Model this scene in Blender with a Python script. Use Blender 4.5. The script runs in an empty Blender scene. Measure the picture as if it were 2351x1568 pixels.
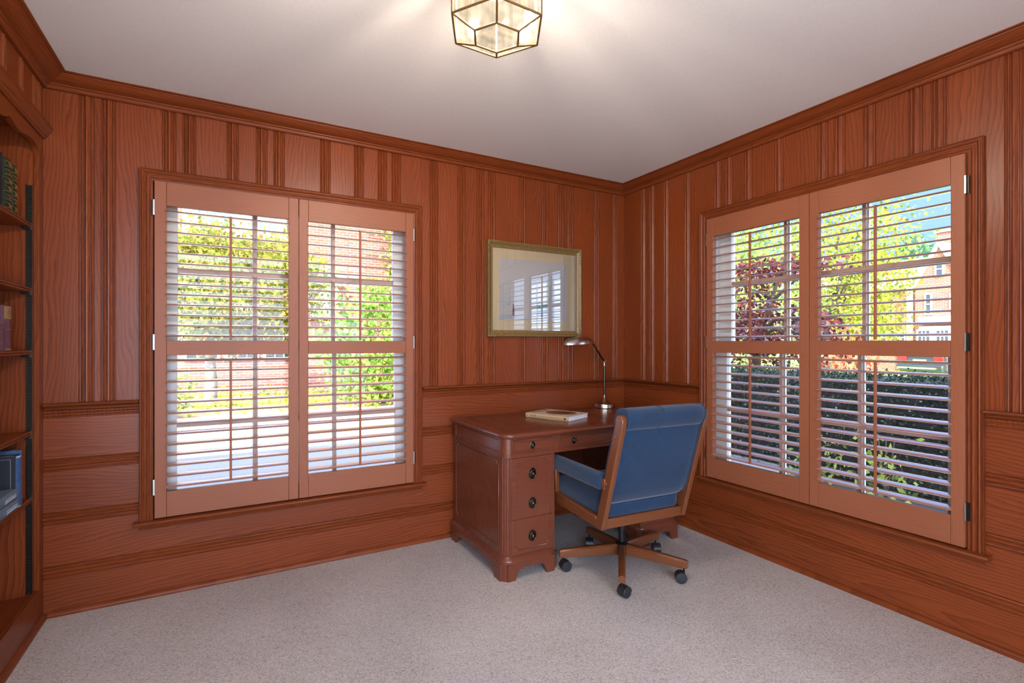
import bpy, bmesh, math, random
from mathutils import Vector, Matrix
R = random.Random(7)
C = bpy.context.scene.collection
PI = math.pi
# ------------------------------------------------------------------ materials
MATS = {}
def newmat(name):
    m = bpy.data.materials.new(name); m.use_nodes = True
    m.node_tree.nodes.clear(); MATS[name] = m
    return m
class G:
    """small helper around a node tree"""
    def __init__(s, m): s.t = m.node_tree; s.n = s.t.nodes; s.l = s.t.links
    def nd(s, ty, ins=None, **kw):
        n = s.n.new(ty)
        for k, v in kw.items(): setattr(n, k, v)
        for k, v in (ins or {}).items():
            i = n.inputs[k]
            if hasattr(v, 'is_linked') or hasattr(v, 'links'): s.l.new(v, i)
            else: i.default_value = v
        return n
    def math(s, op, a, b=None, c=None, clamp=False):
        n = s.n.new('ShaderNodeMath'); n.operation = op; n.use_clamp = clamp
        for i, v in enumerate((a, b, c)):
            if v is None: continue
            if hasattr(v, 'links'): s.l.new(v, n.inputs[i])
            else: n.inputs[i].default_value = v
        return n.outputs[0]
    def vec(s, x=0., y=0., z=0.):
        n = s.n.new('ShaderNodeCombineXYZ')
        for i, v in enumerate((x, y, z)):
            if hasattr(v, 'links'): s.l.new(v, n.inputs[i])
            else: n.inputs[i].default_value = v
        return n.outputs[0]
    def ramp(s, fac, stops, interp='LINEAR'):
        n = s.n.new('ShaderNodeValToRGB'); r = n.color_ramp; r.interpolation = interp
        while len(r.elements) < len(stops): r.elements.new(.5)
        for e, (p, c) in zip(r.elements, stops):
            e.position = p; e.color = (*c, 1) if len(c) == 3 else c
        s.l.new(fac, n.inputs[0]); return n.outputs[0]
    def mix(s, f, a, b, mode='MIX'):
        n = s.n.new('ShaderNodeMix'); n.data_type = 'RGBA'; n.blend_type = mode
        for i, v in ((0, f), (6, a), (7, b)):
            if hasattr(v, 'links'): s.l.new(v, n.inputs[i])
            elif i: n.inputs[i].default_value = (*v, 1) if len(v) == 3 else v
            else: n.inputs[i].default_value = v
        return n.outputs[2]
    def noise(s, vec, scale, detail=2, rough=.5):
        n = s.nd('ShaderNodeTexNoise', {'Scale': scale, 'Detail': detail, 'Roughness': rough})
        s.l.new(vec, n.inputs['Vector']); return n.outputs[0]
    def voro(s, vec, scale, feature='F1'):
        n = s.nd('ShaderNodeTexVoronoi', {'Scale': scale}, feature=feature)
        s.l.new(vec, n.inputs['Vector']); return n
    def bsdf(s, col, rough=.5, metal=0., spec=.5, bump=None, bdist=.002, bstr=.5, coat=0., coat_rough=.2, sheen=0., cior=1.5):
        p = s.n.new('ShaderNodeBsdfPrincipled')
        for k, v in (('Base Color', col), ('Roughness', rough)):
            if hasattr(v, 'links'): s.l.new(v, p.inputs[k])
            elif k == 'Base Color': p.inputs[k].default_value = (*v, 1)
            else: p.inputs[k].default_value = v
        p.inputs['Metallic'].default_value = metal
        p.inputs['Specular IOR Level'].default_value = spec
        p.inputs['Coat Weight'].default_value = coat; p.inputs['Coat Roughness'].default_value = coat_rough
        p.inputs['Sheen Weight'].default_value = sheen; p.inputs['Coat IOR'].default_value = cior
        if bump is not None:
            b = s.nd('ShaderNodeBump', {'Strength': bstr, 'Distance': bdist, 'Height': bump})
            s.l.new(b.outputs[0], p.inputs['Normal'])
        return p.outputs[0]
    def out(s, sh):
        o = s.n.new('ShaderNodeOutputMaterial'); s.l.new(sh, o.inputs[0])
    def obj(s): return s.n.new('ShaderNodeTexCoord').outputs['Object']
    def uv(s): return s.n.new('ShaderNodeTexCoord').outputs['UV']
def plain(name, col, rough=.5, metal=0., spec=.5, coat=0.):
    g = G(newmat(name)); g.out(g.bsdf(col, rough, metal, spec, coat=coat)); return MATS[name]
def wood(name, light, mid, dark, rough=.36, ring=62., d=.02, taper=.05, cath=1., specks=True, coat=.15, fib=.45, blotch=.35, crough=.22, spec=.5, cior=1.5):
    g = G(newmat(name)); uv = g.uv()
    sp = g.nd('ShaderNodeSeparateXYZ', {0: uv}); u, v = sp.outputs[0], sp.outputs[1]
    wv = g.vec(g.math('MULTIPLY', u, 5.), g.math('MULTIPLY', v, 1.1))
    w = g.math('MULTIPLY', g.math('SUBTRACT', g.noise(wv, 1.6, 2), .5), .09)
    w2 = g.math('MULTIPLY', g.math('SUBTRACT', g.noise(g.vec(g.math('MULTIPLY', u, 40.), g.math('MULTIPLY', v, 9.)), 1., 2), .5), .012)
    du = g.math('ADD', u, w)
    rr = g.math('SQRT', g.math('ADD', g.math('MULTIPLY', du, du), d * d))
    rv = g.math('ADD', g.math('ADD', rr, g.math('MULTIPLY', v, taper)), w2)
    fr = g.math('FRACT', g.math('MULTIPLY', rv, ring))
    ringv = g.math('POWER', fr, 2.2)
    fine = g.noise(g.vec(g.math('MULTIPLY', u, 420.), g.math('MULTIPLY', v, 9.)), 1., 3, .6)
    big = g.noise(g.vec(g.math('MULTIPLY', u, 3.), g.math('MULTIPLY', v, .8)), 1., 2)
    streak = g.noise(g.vec(g.math('MULTIPLY', u, 130.), g.math('MULTIPLY', v, 2.5)), 1., 2)
    a = g.math('ADD', g.math('MULTIPLY', ringv, .36 * cath), g.math('MULTIPLY', g.math('SUBTRACT', streak, .5), .55 * fib))
    a = g.math('ADD', a, g.math('MULTIPLY', g.math('SUBTRACT', fine, .35), fib))
    a = g.math('ADD', a, g.math('MULTIPLY', g.math('SUBTRACT', big, .5), blotch), clamp=True)
    col = g.ramp(a, [(0., light), (.42, mid), (1., dark)])
    if specks:
        vo = g.voro(g.vec(u, v), 26.)
        sc = g.nd('ShaderNodeSeparateColor', {0: vo.outputs['Color']})
        hole = g.math('MULTIPLY', g.math('LESS_THAN', vo.outputs['Distance'], .045), g.math('GREATER_THAN', sc.outputs[0], .62))
        col = g.mix(g.math('MULTIPLY', hole, .8), col, (.02, .008, .004))
    ro = g.math('ADD', rough - .05, g.math('MULTIPLY', fine, .12))
    g.out(g.bsdf(col, ro, bump=a, bdist=.0006, bstr=.25, coat=coat, coat_rough=crough, spec=spec, cior=cior)); return MATS[name]
wood('panel_wood', (.235, .0490, .0112), (.130, .0260, .0064), (.030, .0068, .0028), coat=0., spec=.30, rough=.33, blotch=.5)
wood('trim_wood', (.215, .0475, .0120), (.135, .0285, .0078), (.042, .0098, .0042), ring=75, coat=0., spec=.2, rough=.32)
wood('shutter_wood', (.30, .098, .045), (.24, .072, .031), (.13, .036, .015), ring=80, cath=.4, specks=False, rough=.42, fib=.35, coat=0., spec=.3)
wood('louvre_wood', (.46, .22, .135), (.40, .18, .105), (.25, .09, .05), ring=80, cath=.4, specks=False, rough=.3, fib=.35, coat=1., spec=.6, crough=.22, cior=2.3)  # shutter stain lightened, window glare put into the colour
plain('muntin_wood', (.50, .33, .26), .4)  # paler than the window stain, daylight bloom put into the colour
wood('mahogany', (.155, .040, .019), (.105, .027, .0135), (.045, .012, .007), rough=.27, ring=110, cath=.5, specks=False, coat=.25, crough=.12, spec=.3, fib=.5)
wood('oak_chair', (.18, .054, .015), (.12, .033, .010), (.065, .018, .006), rough=.3, ring=100, specks=False, coat=.3, crough=.15)
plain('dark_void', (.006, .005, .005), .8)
plain('white_paint', (.78, .77, .74), .45)
plain('pane_sky', (.10, .17, .30), .08, spec=.8)  # sky reflection put into the pane colour
plain('pane_dark', (.02, .025, .03), .08, spec=.8)
plain('black_plastic', (.018, .018, .02), .38)
plain('black_metal', (.03, .028, .027), .35, .8)
plain('antique_brass', (.10, .078, .055), .28, 1.)
plain('brass', (.62, .42, .17), .3, 1.)
plain('came_brass', (.20, .115, .035), .4, .5)
plain('nickel', (.62, .55, .47), .22, 1.)
plain('nickel_bright', (.74, .74, .76), .2, 1.)
plain('steel_hinge', (.52, .46, .40), .35, 1.)
plain('pages', (.82, .83, .84), .8)
plain('cover_cream', (.66, .56, .47), .42)
plain('spine_tan', (.56, .38, .20), .5)
plain('ink', (.03, .022, .025), .5)
plain('ink_soft', (.36, .22, .10), .5)
plain('cover_brown', (.27, .13, .045), .4)
plain('cover_brown_dark', (.12, .05, .02), .4)
plain('mat_board', (.62, .47, .27), .85)
plain('water_paper', (.50, .46, .42), .85)
plain('wash_blue', (.36, .40, .44), .85)
plain('wash_grey', (.30, .32, .33), .85)
plain('wash_green', (.26, .33, .30), .85)
plain('wash_sand', (.55, .45, .32), .85)
plain('wash_dark', (.10, .09, .10), .85)
plain('wash_plum', (.20, .10, .11), .85)
plain('book_navy', (.010, .014, .024), .55)
plain('book_gilt', (.50, .34, .12), .4, .6)
plain('book_silver', (.42, .46, .50), .55)
plain('chrome', (.8, .8, .8), .1, 1.)
plain('car_paint', (.045, .05, .055), .2, .2, coat=.8)
plain('car_red', (.55, .02, .02), .2)
plain('car_plate', (.8, .68, .2), .4)
plain('rubber', (.02, .02, .02), .8)
plain('roof_slate', (.56, .56, .55), .8)
plain('concrete', (.62, .60, .56), .9)
plain('bark', (.34, .30, .26), .9)
plain('bark_mid', (.20, .17, .14), .9)
plain('bark_dark', (.07, .05, .04), .9)
def simple_noise(name, c0, c1, scale, rough=.9, bstr=.4, bd=.01, detail=3):
    g = G(newmat(name)); o = g.obj(); n = g.noise(o, scale, detail)
    g.out(g.bsdf(g.ramp(n, [(.3, c0), (.7, c1)]), rough, bump=n, bdist=bd, bstr=bstr))
simple_noise('ceiling_paint', (.70, .675, .65), (.77, .745, .72), 260, .9, .10, .0015, 2)
simple_noise('asphalt', (.16, .165, .18), (.22, .225, .245), 90, .85)
simple_noise('lawn_grass', (.22, .36, .05), (.36, .50, .09), 30, .95)
simple_noise('dry_grass', (.46, .40, .12), (.56, .40, .22), 14, .95)
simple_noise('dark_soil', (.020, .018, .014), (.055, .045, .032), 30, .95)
simple_noise('mulch', (.30, .19, .13), (.46, .32, .22), 40, .95)
simple_noise('bounce_paving', (.62, .60, .57), (.70, .68, .65), 12, .9)
simple_noise('tooled_leather', (.010, .018, .012), (.03, .045, .028), 60, .45)
simple_noise('purple_cloth', (.10, .035, .055), (.15, .06, .085), 90, .75)
simple_noise('blue_cloth', (.035, .085, .21), (.07, .13, .26), 60, .75)
simple_noise('slate_cloth', (.10, .15, .21), (.16, .21, .28), 80, .8)
simple_noise('gold_leaf', (.12, .068, .018), (.24, .145, .045), 140, .40, .4, .002)
def brick(name, a, b, mortar):
    g = G(newmat(name)); o = g.uv()
    t = g.nd('ShaderNodeTexBrick', {'Vector': o, 'Color1': (*a, 1), 'Color2': (*b, 1), 'Mortar': (*mortar, 1), 'Scale': 1., 'Mortar Size': .006, 'Brick Width': .215, 'Row Height': .075})
    g.out(g.bsdf(t.outputs[0], .9))
brick('brick', (.33, .095, .056), (.25, .068, .042), (.36, .27, .22))
# carpet: rows of little wool loops, heathered beige
g = G(newmat('carpet')); o = g.obj()
warp = g.nd('ShaderNodeMapping', {'Vector': o, 'Rotation': (0, 0, .5), 'Scale': (1., 1.35, 1.)}).outputs[0]
vo = g.voro(warp, 165.); sc = g.nd('ShaderNodeSeparateColor', {0: vo.outputs['Color']})
fl = g.noise(o, 210., 2); lo = g.noise(o, 2.2, 3)
hgt = g.math('SUBTRACT', .8, vo.outputs['Distance'])
t = g.math('ADD', g.math('MULTIPLY', sc.outputs[0], .55), g.math('MULTIPLY', fl, .45))
col = g.ramp(t, [(.16, (.20, .17, .15)), (.34, (.54, .50, .465)), (.6, (.68, .635, .60)), (.9, (.79, .745, .71))])
col = g.mix(g.math('MULTIPLY', vo.outputs['Distance'], .75), col, (.27, .235, .21))
col = g.mix(.22, col, g.ramp(lo, [(.35, (.54, .475, .425)), (.65, (.76, .70, .66))]))
g.out(g.bsdf(col, .95, spec=.1, bump=hgt, bdist=.003, bstr=.4))
# blue upholstery: fine diagonal twill
g = G(newmat('blue_fabric')); o = g.obj()
mp = g.nd('ShaderNodeMapping', {'Vector': o, 'Rotation': (.3, .6, .5)}).outputs[0]
so_ = g.nd('ShaderNodeSeparateXYZ', {0: o}); vo = g.voro(mp, 420.); wv = g.noise(o, 7., 3)
tw = g.math('SINE', g.math('MULTIPLY', g.math('ADD', g.math('ADD', so_.outputs[0], g.math('MULTIPLY', so_.outputs[1], .6)), so_.outputs[2]), 2 * PI / .0052))
a = g.math('ADD', g.math('ADD', g.math('MULTIPLY', vo.outputs['Distance'], .55), g.math('MULTIPLY_ADD', tw, .17, .20)), g.math('MULTIPLY', g.math('SUBTRACT', wv, .5), .3))
col = g.ramp(a, [(.2, (.018, .054, .115)), (.55, (.008, .026, .062)), (.95, (.004, .011, .027))])
g.out(g.bsdf(col, .85, spec=.2, bump=tw, bdist=.0006, bstr=.4, sheen=.2))
# window glass, picture glass, lantern glass
def glass(name, tint, refl=1., rough=0.):
    g = G(newmat(name))
    tr = g.nd('ShaderNodeBsdfTransparent', {0: (*tint, 1)}); gl = g.nd('ShaderNodeBsdfGlossy', {0: (1, 1, 1, 1), 'Roughness': rough})
    fr = g.nd('ShaderNodeFresnel', {'IOR': 1.5})
    m = g.nd('ShaderNodeMixShader', {0: g.math('MULTIPLY', fr.outputs[0], refl, clamp=True)})
    g.l.new(tr.outputs[0], m.inputs[1]); g.l.new(gl.outputs[0], m.inputs[2]); g.out(m.outputs[0])
glass('window_glass', (.97, .98, .98), .6)
glass('picture_glass', (.97, .97, .97), 1.35)
def mottled_glass(name, clear, ribs=True):
    # ribs of clearer and milkier glass, put in to throw streaks on the ceiling
    g = G(newmat(name)); o = g.obj(); n = g.noise(o, 30., 3); sp = g.nd('ShaderNodeSeparateXYZ', {0: o})
    an = g.math('ARCTAN2', sp.outputs[1], sp.outputs[0]); rib = g.noise(g.vec(g.math('MULTIPLY', an, 6.5), g.math('MULTIPLY', sp.outputs[2], 1.5)), 1., 2, .6)
    if not ribs: rib = g.noise(o, 16., 2)
    fac = g.ramp(rib, [(.40, (0., 0., 0.)), (.56, (1., 1., 1.))])
    tl = g.nd('ShaderNodeBsdfTranslucent', {0: g.ramp(n, [(.3, (.028, .026, .021)), (.7, (.058, .053, .043))])})
    tr = g.nd('ShaderNodeBsdfTransparent', {0: g.mix(fac, (clear * .35, clear * .34, clear * .33), (clear, clear * .97, clear * .93))})
    gl = g.nd('ShaderNodeBsdfGlossy', {0: (1, 1, 1, 1), 'Roughness': .08})
    m1 = g.nd('ShaderNodeMixShader', {0: .70}); g.l.new(tl.outputs[0], m1.inputs[1]); g.l.new(tr.outputs[0], m1.inputs[2])
    m2 = g.nd('ShaderNodeMixShader', {0: .05}); g.l.new(m1.outputs[0], m2.inputs[1]); g.l.new(gl.outputs[0], m2.inputs[2]); g.out(m2.outputs[0])
mottled_glass('lantern_glass', .95); mottled_glass('lantern_top_glass', .14); mottled_glass('lantern_base_glass', .95, False)  # top panes made dark to hold light off the ceiling
g = G(newmat('bulb_glow')); e = g.nd('ShaderNodeEmission', {0: (1., .89, .75, 1), 1: 2050.}); g.out(e.outputs[0])
def leaf(name, stops, trans=.45):
    g = G(newmat(name)); u = g.nd('ShaderNodeSeparateXYZ', {0: g.uv()}).outputs[0]
    col = g.ramp(u, stops)
    d = g.nd('ShaderNodeBsdfDiffuse', {0: col}); t = g.nd('ShaderNodeBsdfTranslucent', {0: col})
    m = g.nd('ShaderNodeMixShader', {0: trans}); g.l.new(d.outputs[0], m.inputs[1]); g.l.new(t.outputs[0], m.inputs[2]); g.out(m.outputs[0])
leaf('leaf_gold', [(0, (.09, .13, .02)), (.35, (.26, .31, .045)), (.72, (.46, .44, .075)), (.92, (.42, .27, .05)), (1, (.36, .14, .04))])
leaf('leaf_green', [(0, (.10, .22, .04)), (.5, (.26, .46, .08)), (.85, (.50, .62, .14)), (1, (.60, .62, .15))])
leaf('leaf_lime', [(0, (.09, .15, .03)), (.5, (.28, .36, .07)), (1, (.46, .45, .12))])
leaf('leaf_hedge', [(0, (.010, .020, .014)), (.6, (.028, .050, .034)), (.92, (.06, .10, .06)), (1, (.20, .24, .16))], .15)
leaf('leaf_plum', [(0, (.045, .018, .022)), (.55, (.12, .035, .04)), (.85, (.26, .06, .05)), (1, (.14, .14, .24))], .35)
leaf('leaf_red', [(0, (.40, .08, .05)), (.5, (.60, .18, .10)), (1, (.75, .40, .20))])
leaf('leaf_pine', [(0, (.05, .12, .06)), (.6, (.14, .26, .12)), (1, (.35, .42, .16))])
leaf('leaf_cover', [(0, (.22, .30, .04)), (.5, (.62, .64, .08)), (1, (.80, .68, .12))])
# ------------------------------------------------------------------ mesh builder
class MB:
    def __init__(s, axis=None):
        s.v = []; s.f = []; s.mi = []; s.fp = []; s.pcs = []; s.mats = []; s.m = 0; s.T = None; s.luv = {}
        s.piece(axis if axis is not None else 2)
    def mat(s, name):
        if name not in s.mats: s.mats.append(name)
        s.m = s.mats.index(name); return s
    def piece(s, axis):
        a = Vector(((1, 0, 0), (0, 1, 0), (0, 0, 1))[axis]) if isinstance(axis, int) else Vector(axis).normalized()
        s.pcs.append((a, R.uniform(-.07, .07), R.uniform(0, 40), R.choice((-1, 1)))); return s
    def add(s, pts, faces):
        o = len(s.v)
        for p in pts:
            p = Vector(p); s.v.append(s.T @ p if s.T else p)
        for f in faces:
            s.f.append([o + i for i in f]); s.mi.append(s.m); s.fp.append(len(s.pcs) - 1)
        return o
    def box(s, x0, x1, y0, y1, z0, z1, axis=None):
        d = (x1 - x0, y1 - y0, z1 - z0)
        if axis is None: axis = max(range(3), key=lambda i: abs(d[i]))
        s.piece(axis)
        s.add([(x0, y0, z0), (x1, y0, z0), (x1, y1, z0), (x0, y1, z0), (x0, y0, z1), (x1, y0, z1), (x1, y1, z1), (x0, y1, z1)],
              [(0, 3, 2, 1), (4, 5, 6, 7), (0, 1, 5, 4), (1, 2, 6, 5), (2, 3, 7, 6), (3, 0, 4, 7)]); return s
    def loft(s, rings, closed=True, cap=True, axis=None, loop=False):
        if axis is not None: s.piece(axis)
        n = len(rings[0]); pts = [p for r in rings for p in r]; fs = []
        for i in range(len(rings) - (0 if loop else 1)):
            j2 = (i + 1) % len(rings)
            for j in range(n if closed else n - 1):
                k = (j + 1) % n
                fs.append((i * n + j, i * n + k, j2 * n + k, j2 * n + j))
        if cap and closed and not loop:
            fs.append(tuple(range(n))[::-1]); fs.append(tuple((len(rings) - 1) * n + j for j in range(n)))
        s.add(pts, fs); return s
    def prism(s, poly, plane, a, b, axis=None):
        """poly in 2D: plane 'xy' extrudes z, 'xz' extrudes y, 'yz' extrudes x"""
        f = {'xy': lambda p, t: (p[0], p[1], t), 'xz': lambda p, t: (p[0], t, p[1]), 'yz': lambda p, t: (t, p[0], p[1])}[plane]
        return s.loft([[f(p, a) for p in poly], [f(p, b) for p in poly]], axis=axis if axis is not None else {'xy': 2, 'xz': 1, 'yz': 0}[plane])
    def tube(s, path, r, n=10, cap=True):
        path = [Vector(p) for p in path]; rs = r if isinstance(r, (list, tuple)) else [r] * len(path)
        rings = []; ref = None
        for i, p in enumerate(path):
            d = (path[min(i + 1, len(path) - 1)] - path[max(i - 1, 0)]).normalized()
            if ref is None: ref = d.orthogonal()
            ref = (ref - d * ref.dot(d)).normalized(); b = d.cross(ref)
            rings.append([p + (ref * math.cos(2 * PI * k / n) + b * math.sin(2 * PI * k / n)) * rs[i] for k in range(n)])
        return s.loft(rings, cap=cap, axis=tuple(path[-1] - path[0]))
    def lathe(s, prof, c=(0, 0, 0), n=24, axis='z', sx=1., sy=1.):
        rings = []
        for r, h in prof:
            r = max(r, 1e-4); q = []
            for k in range(n):
                a = 2 * PI * k / n; x, y = r * math.cos(a) * sx, r * math.sin(a) * sy
                q.append({'z': (c[0] + x, c[1] + y, c[2] + h), 'x': (c[0] + h, c[1] + x, c[2] + y), 'y': (c[0] + x, c[1] + h, c[2] + y)}[axis])
            rings.append(q)
        return s.loft(rings, axis={'x': 0, 'y': 1, 'z': 2}[axis])
    def card(s, c, size, up=None, ratio=.6, bend=0.):
        """one leaf: a bent quad with its own random uv"""
        a = Vector((R.gauss(0, 1), R.gauss(0, 1), R.gauss(0, 1))).normalized(); b = a.orthogonal().normalized()
        q = R.uniform(0, 2 * PI); b = b * math.cos(q) + a.cross(b) * math.sin(q); c = Vector(c)
        a = a * size * .5; b = b * size * .5 * ratio
        n = len(s.f); s.add([c - a, c + b, c + a, c - b], [(0, 1, 2, 3)]); s.luv[n] = R.random()
    def build(s, name, parent=None, off=None, bevel=0., smooth=35., seg=2, recalc=True, kind=None):
        me = bpy.data.meshes.new(name); o3 = Vector(off) if off is not None else Vector((0, 0, 0))
        if off is None and parent is not None: o3 = OFF.get(parent.name, Vector((0, 0, 0)))
        me.from_pydata([tuple(p - o3) for p in s.v], [], s.f)
        for mn in s.mats: me.materials.append(MATS[mn])
        for p, m in zip(me.polygons, s.mi): p.material_index = m
        if recalc:
            bm = bmesh.new(); bm.from_mesh(me); bmesh.ops.recalc_face_normals(bm, faces=bm.faces); bm.to_mesh(me); bm.free()
        uvl = me.uv_layers.new(name='grain').data
        for p in me.polygons:
            if p.index in s.luv:
                for li in p.loop_indices: uvl[li].uv = (s.luv[p.index], .5)
                continue
            a, u0, v0, sg = s.pcs[s.fp[p.index]]; nrm = p.normal
            if abs(nrm.dot(a)) > .9:
                e = a.orthogonal().normalized(); b2 = a.cross(e)
                for li in p.loop_indices:
                    q = s.v[me.loops[li].vertex_index]; uvl[li].uv = (q.dot(e) + u0, q.dot(b2) * .2 + v0)
                continue
            e = nrm.cross(a).normalized()
            cc = s.cen[s.fp[p.index]] if hasattr(s, 'cen') else Vector((0, 0, 0))
            for li in p.loop_indices:
                q = s.v[me.loops[li].vertex_index] - cc; uvl[li].uv = (q.dot(e) + u0, sg * q.dot(a) + v0)
        me.polygons.foreach_set('use_smooth', [bool(smooth)] * len(me.polygons))
        if smooth: me.set_sharp_from_angle(angle=math.radians(smooth))
        ob = bpy.data.objects.new(name, me); C.objects.link(ob)
        if parent is not None: ob.parent = parent; OFF[ob.name] = o3
        else: OFF[ob.name] = Vector((0, 0, 0))
        if bevel:
            b = ob.modifiers.new('edge', 'BEVEL'); b.width = bevel; b.segments = seg; b.limit_method = 'ANGLE'; b.angle_limit = math.radians(40)
        if kind: ob['kind'] = kind
        return ob
    def centre(s):
        """uv origin of every piece at its own middle"""
        acc = {}
        for f, p in zip(s.f, s.fp): acc.setdefault(p, []).extend(s.v[i] for i in f)
        s.cen = {p: sum(l, Vector()) / len(l) for p, l in acc.items()}; return s
OFF = {}
def thing(name, label, cat, loc=(0, 0, 0), rotz=0., group=None, local=False):
    o = bpy.data.objects.new(name, None); C.objects.link(o); o.location = loc; o.rotation_euler = (0, 0, rotz)
    o.empty_display_size = .1; o['label'] = label; o['category'] = cat
    if group: o['group'] = group
    OFF[o.name] = Vector((0, 0, 0)) if local else Vector(loc)
    return o
def tag(o, label, cat, group=None, kind=None):
    o['label'] = label; o['category'] = cat
    if group: o['group'] = group
    if kind: o['kind'] = kind
    return o
def struct(o, label, cat):
    o['kind'] = 'structure'; o['label'] = label; o['category'] = cat; return o
# ------------------------------------------------------------------ camera
H, XL, YE = 2.444, -3.421, -3.78
cam = bpy.data.cameras.new('camera'); co = bpy.data.objects.new('camera', cam); C.objects.link(co)
cam.sensor_width = 36.; cam.lens = 1160.5 / 2351 * 36; cam.shift_y = 2.7 / 2351; cam.clip_start = .05; cam.clip_end = 400
co.location = (-2.6973, -3.0137, 1.24); co.rotation_euler = (PI / 2, 0, -math.radians(29.3445))
bpy.context.scene.camera = co
# ------------------------------------------------------------------ room shell
# groove cluster profile of the panelling, 58 mm wide: (across, depth into the wall)
CL = [(0, 0), (3, 5), (6, 5.5), (8.5, 1.5), (11.5, 0), (14.5, 1.5), (17, 5.5), (20, 5.5), (23, 1), (27, -2), (32, -1.5), (37, 1.5), (41, 4), (43.5, 4), (45.5, 1), (48, 0), (50.5, 1), (53, 4.2), (55.5, 4.2), (58, 0)]
WA, WB = (-3.050, -1.665), (-.760, -2.142)       # wall openings behind the casings
Z0, Z1 = .372, 2.045
def map_a(u, d, z): return (u, d, z)              # back wall: room side at negative y
def map_b(u, d, z): return (d, u, z)              # right wall: room side at negative x
def map_l(u, d, z): return (XL - d, u, z)         # left wall: room side at positive x
def panel_wall(mb, mp, ends, clusters, win, mirror):
    """planks with moulded joints above the rail, three beaded boards below"""
    u0, u1 = ends; prof = [(u0, 0.)]
    for c in sorted(clusters):
        pts = [(58 - a, b) for a, b in reversed(CL)] if mirror else CL
        prof += [(c + a / 1000., b * 1.5 / 1000.) for a, b in pts]
    prof.append((u1, 0.))
    if win: prof = sorted(prof + [(win[0], None), (win[1], None)], key=lambda p: p[0])
    cl = [(a, b if b is not None else next(q[1] for q in reversed(prof[:i]) if q[1] is not None)) for i, (a, b) in enumerate(prof)]
    for (a, da), (b, db) in zip(cl, cl[1:]):
        if b - a < 1e-5: continue
        if b - a > .012: mb.piece(2)
        m = (a + b) / 2; z0 = .945
        if win and win[0] < m < win[1]: z0 = Z1
        mb.add([mp(a, da, z0), mp(b, db, z0), mp(b, db, 2.42), mp(a, da, 2.42)], [(0, 1, 2, 3)])
    zp = [(.955, 0.)]
    for z in (.955, .713, .470, .228): zp += [(z - a / 1000., b * 1.4 / 1000.) for a, b in CL]
    zp.append((0., 0.))
    segs = [(u0, win[0], 0), (win[1], u1, 0), (win[0], win[1], 1)] if win else [(u0, u1, 0)]
    for (za, da), (zb, db) in zip(zp, zp[1:]):
        if za - zb < 1e-5: continue
        if za - zb > .012: mb.piece(0 if mp is map_a else 1)
        for a, b, w in segs:
            zt = za
            if w:
                if zb > Z0: continue
                zt = min(za, Z0)
            mb.add([mp(a, da, zt), mp(b, da, zt), mp(b, db, zb), mp(a, db, zb)], [(0, 1, 2, 3)])
ca = [-3.298, -3.218, -2.979, -2.895, -2.705, -2.569, -2.484, -2.245, -2.058, -1.921, -1.837, -1.596, -1.408, -1.272, -1.187, -.949, -.763, -.626, -.542, -.301, -.117]
cb = [-.181, -.270, -.406, -.594, -.833, -.916, -1.051, -1.242, -1.484, -1.568, -1.704, -1.892, -1.978, -2.218, -2.40, -2.54, -2.625, -2.86, -3.05, -3.19, -3.27, -3.5]
w = MB().mat('panel_wood'); panel_wall(w, map_a, (XL, 0.), ca, WA, False)
for a, b, c, d in ((-3.62, WA[0], -.1, 2.6), (WA[1], .17, -.1, 2.6), (WA[0], WA[1], -.1, Z0), (WA[0], WA[1], Z1, 2.6)):
    w.mat('brick').box(a, b, .02, .17, c, d)
struct(w.build('wall_back', recalc=False), 'panelled knotty wood wall behind the desk', 'wall')
w = MB().mat('panel_wood'); panel_wall(w, map_b, (YE, 0.), [c - .058 for c in cb], (WB[1], WB[0]), True)
for a, b, c, d in ((YE, WB[1], -.1, 2.6), (WB[0], .02, -.1, 2.6), (WB[1], WB[0], -.1, Z0), (WB[1], WB[0], Z1, 2.6)):
    w.mat('brick').box(.02, .17, a, b, c, d)
struct(w.build('wall_right', recalc=False), 'panelled knotty wood wall beside the desk chair', 'wall')
w = MB().mat('panel_wood')
prof = [(-3.75, 0.)]
for c in (-3.4, -3.16, -2.97, -2.83, -2.6, -2.3, -2.06, -1.87, -1.74, -1.5, -1.2, -.96, -.77, -.63, -.488, -.308, -.152, -.088):
    prof += [(c + a / 1000., b * 1.5 / 1000.) for a, b in CL]
prof.append((0., 0.))
for (a, da), (b, db) in zip(prof, prof[1:]):
    if b - a > .012: w.piece(2)
    w.add([map_l(a, da, 2.172), map_l(b, db, 2.172), map_l(b, db, 2.42), map_l(a, da, 2.42)], [(0, 1, 2, 3)])
w.mat('white_paint').box(-3.90, -3.80, YE, .17, -.1, 2.6); w.box(-3.80, XL - .012, YE, .0, 2.20, 2.6)
struct(w.build('wall_left', recalc=False), 'panelled wood wall over the built-in bookcase', 'wall')
w = MB().mat('panel_wood')
for k in range(5): w.box(-.95 + k * .19, -.95 + (k + 1) * .19 - .004, YE - .03, YE + (.01 if k % 2 else .006), 0., 2.43, 2)
w.mat('trim_wood').box(-1.06, -.95, YE - .05, YE + .02, 0., 2.43, 2)
struct(w.build('wall_front', smooth=0), 'unseen wood panelled wall added to keep fill light to one side', 'wall')  # unseen wall, added so the fill light enters from one side
struct(MB().mat('carpet').box(-3.80, .02, YE, .02, -.05, 0.).build('floor', smooth=0), 'beige looped wool carpet', 'floor')
struct(MB().mat('ceiling_paint').box(-3.80, .02, YE, .02, H, H + .12).build('ceiling', smooth=0), 'pale painted ceiling', 'ceiling')
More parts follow.
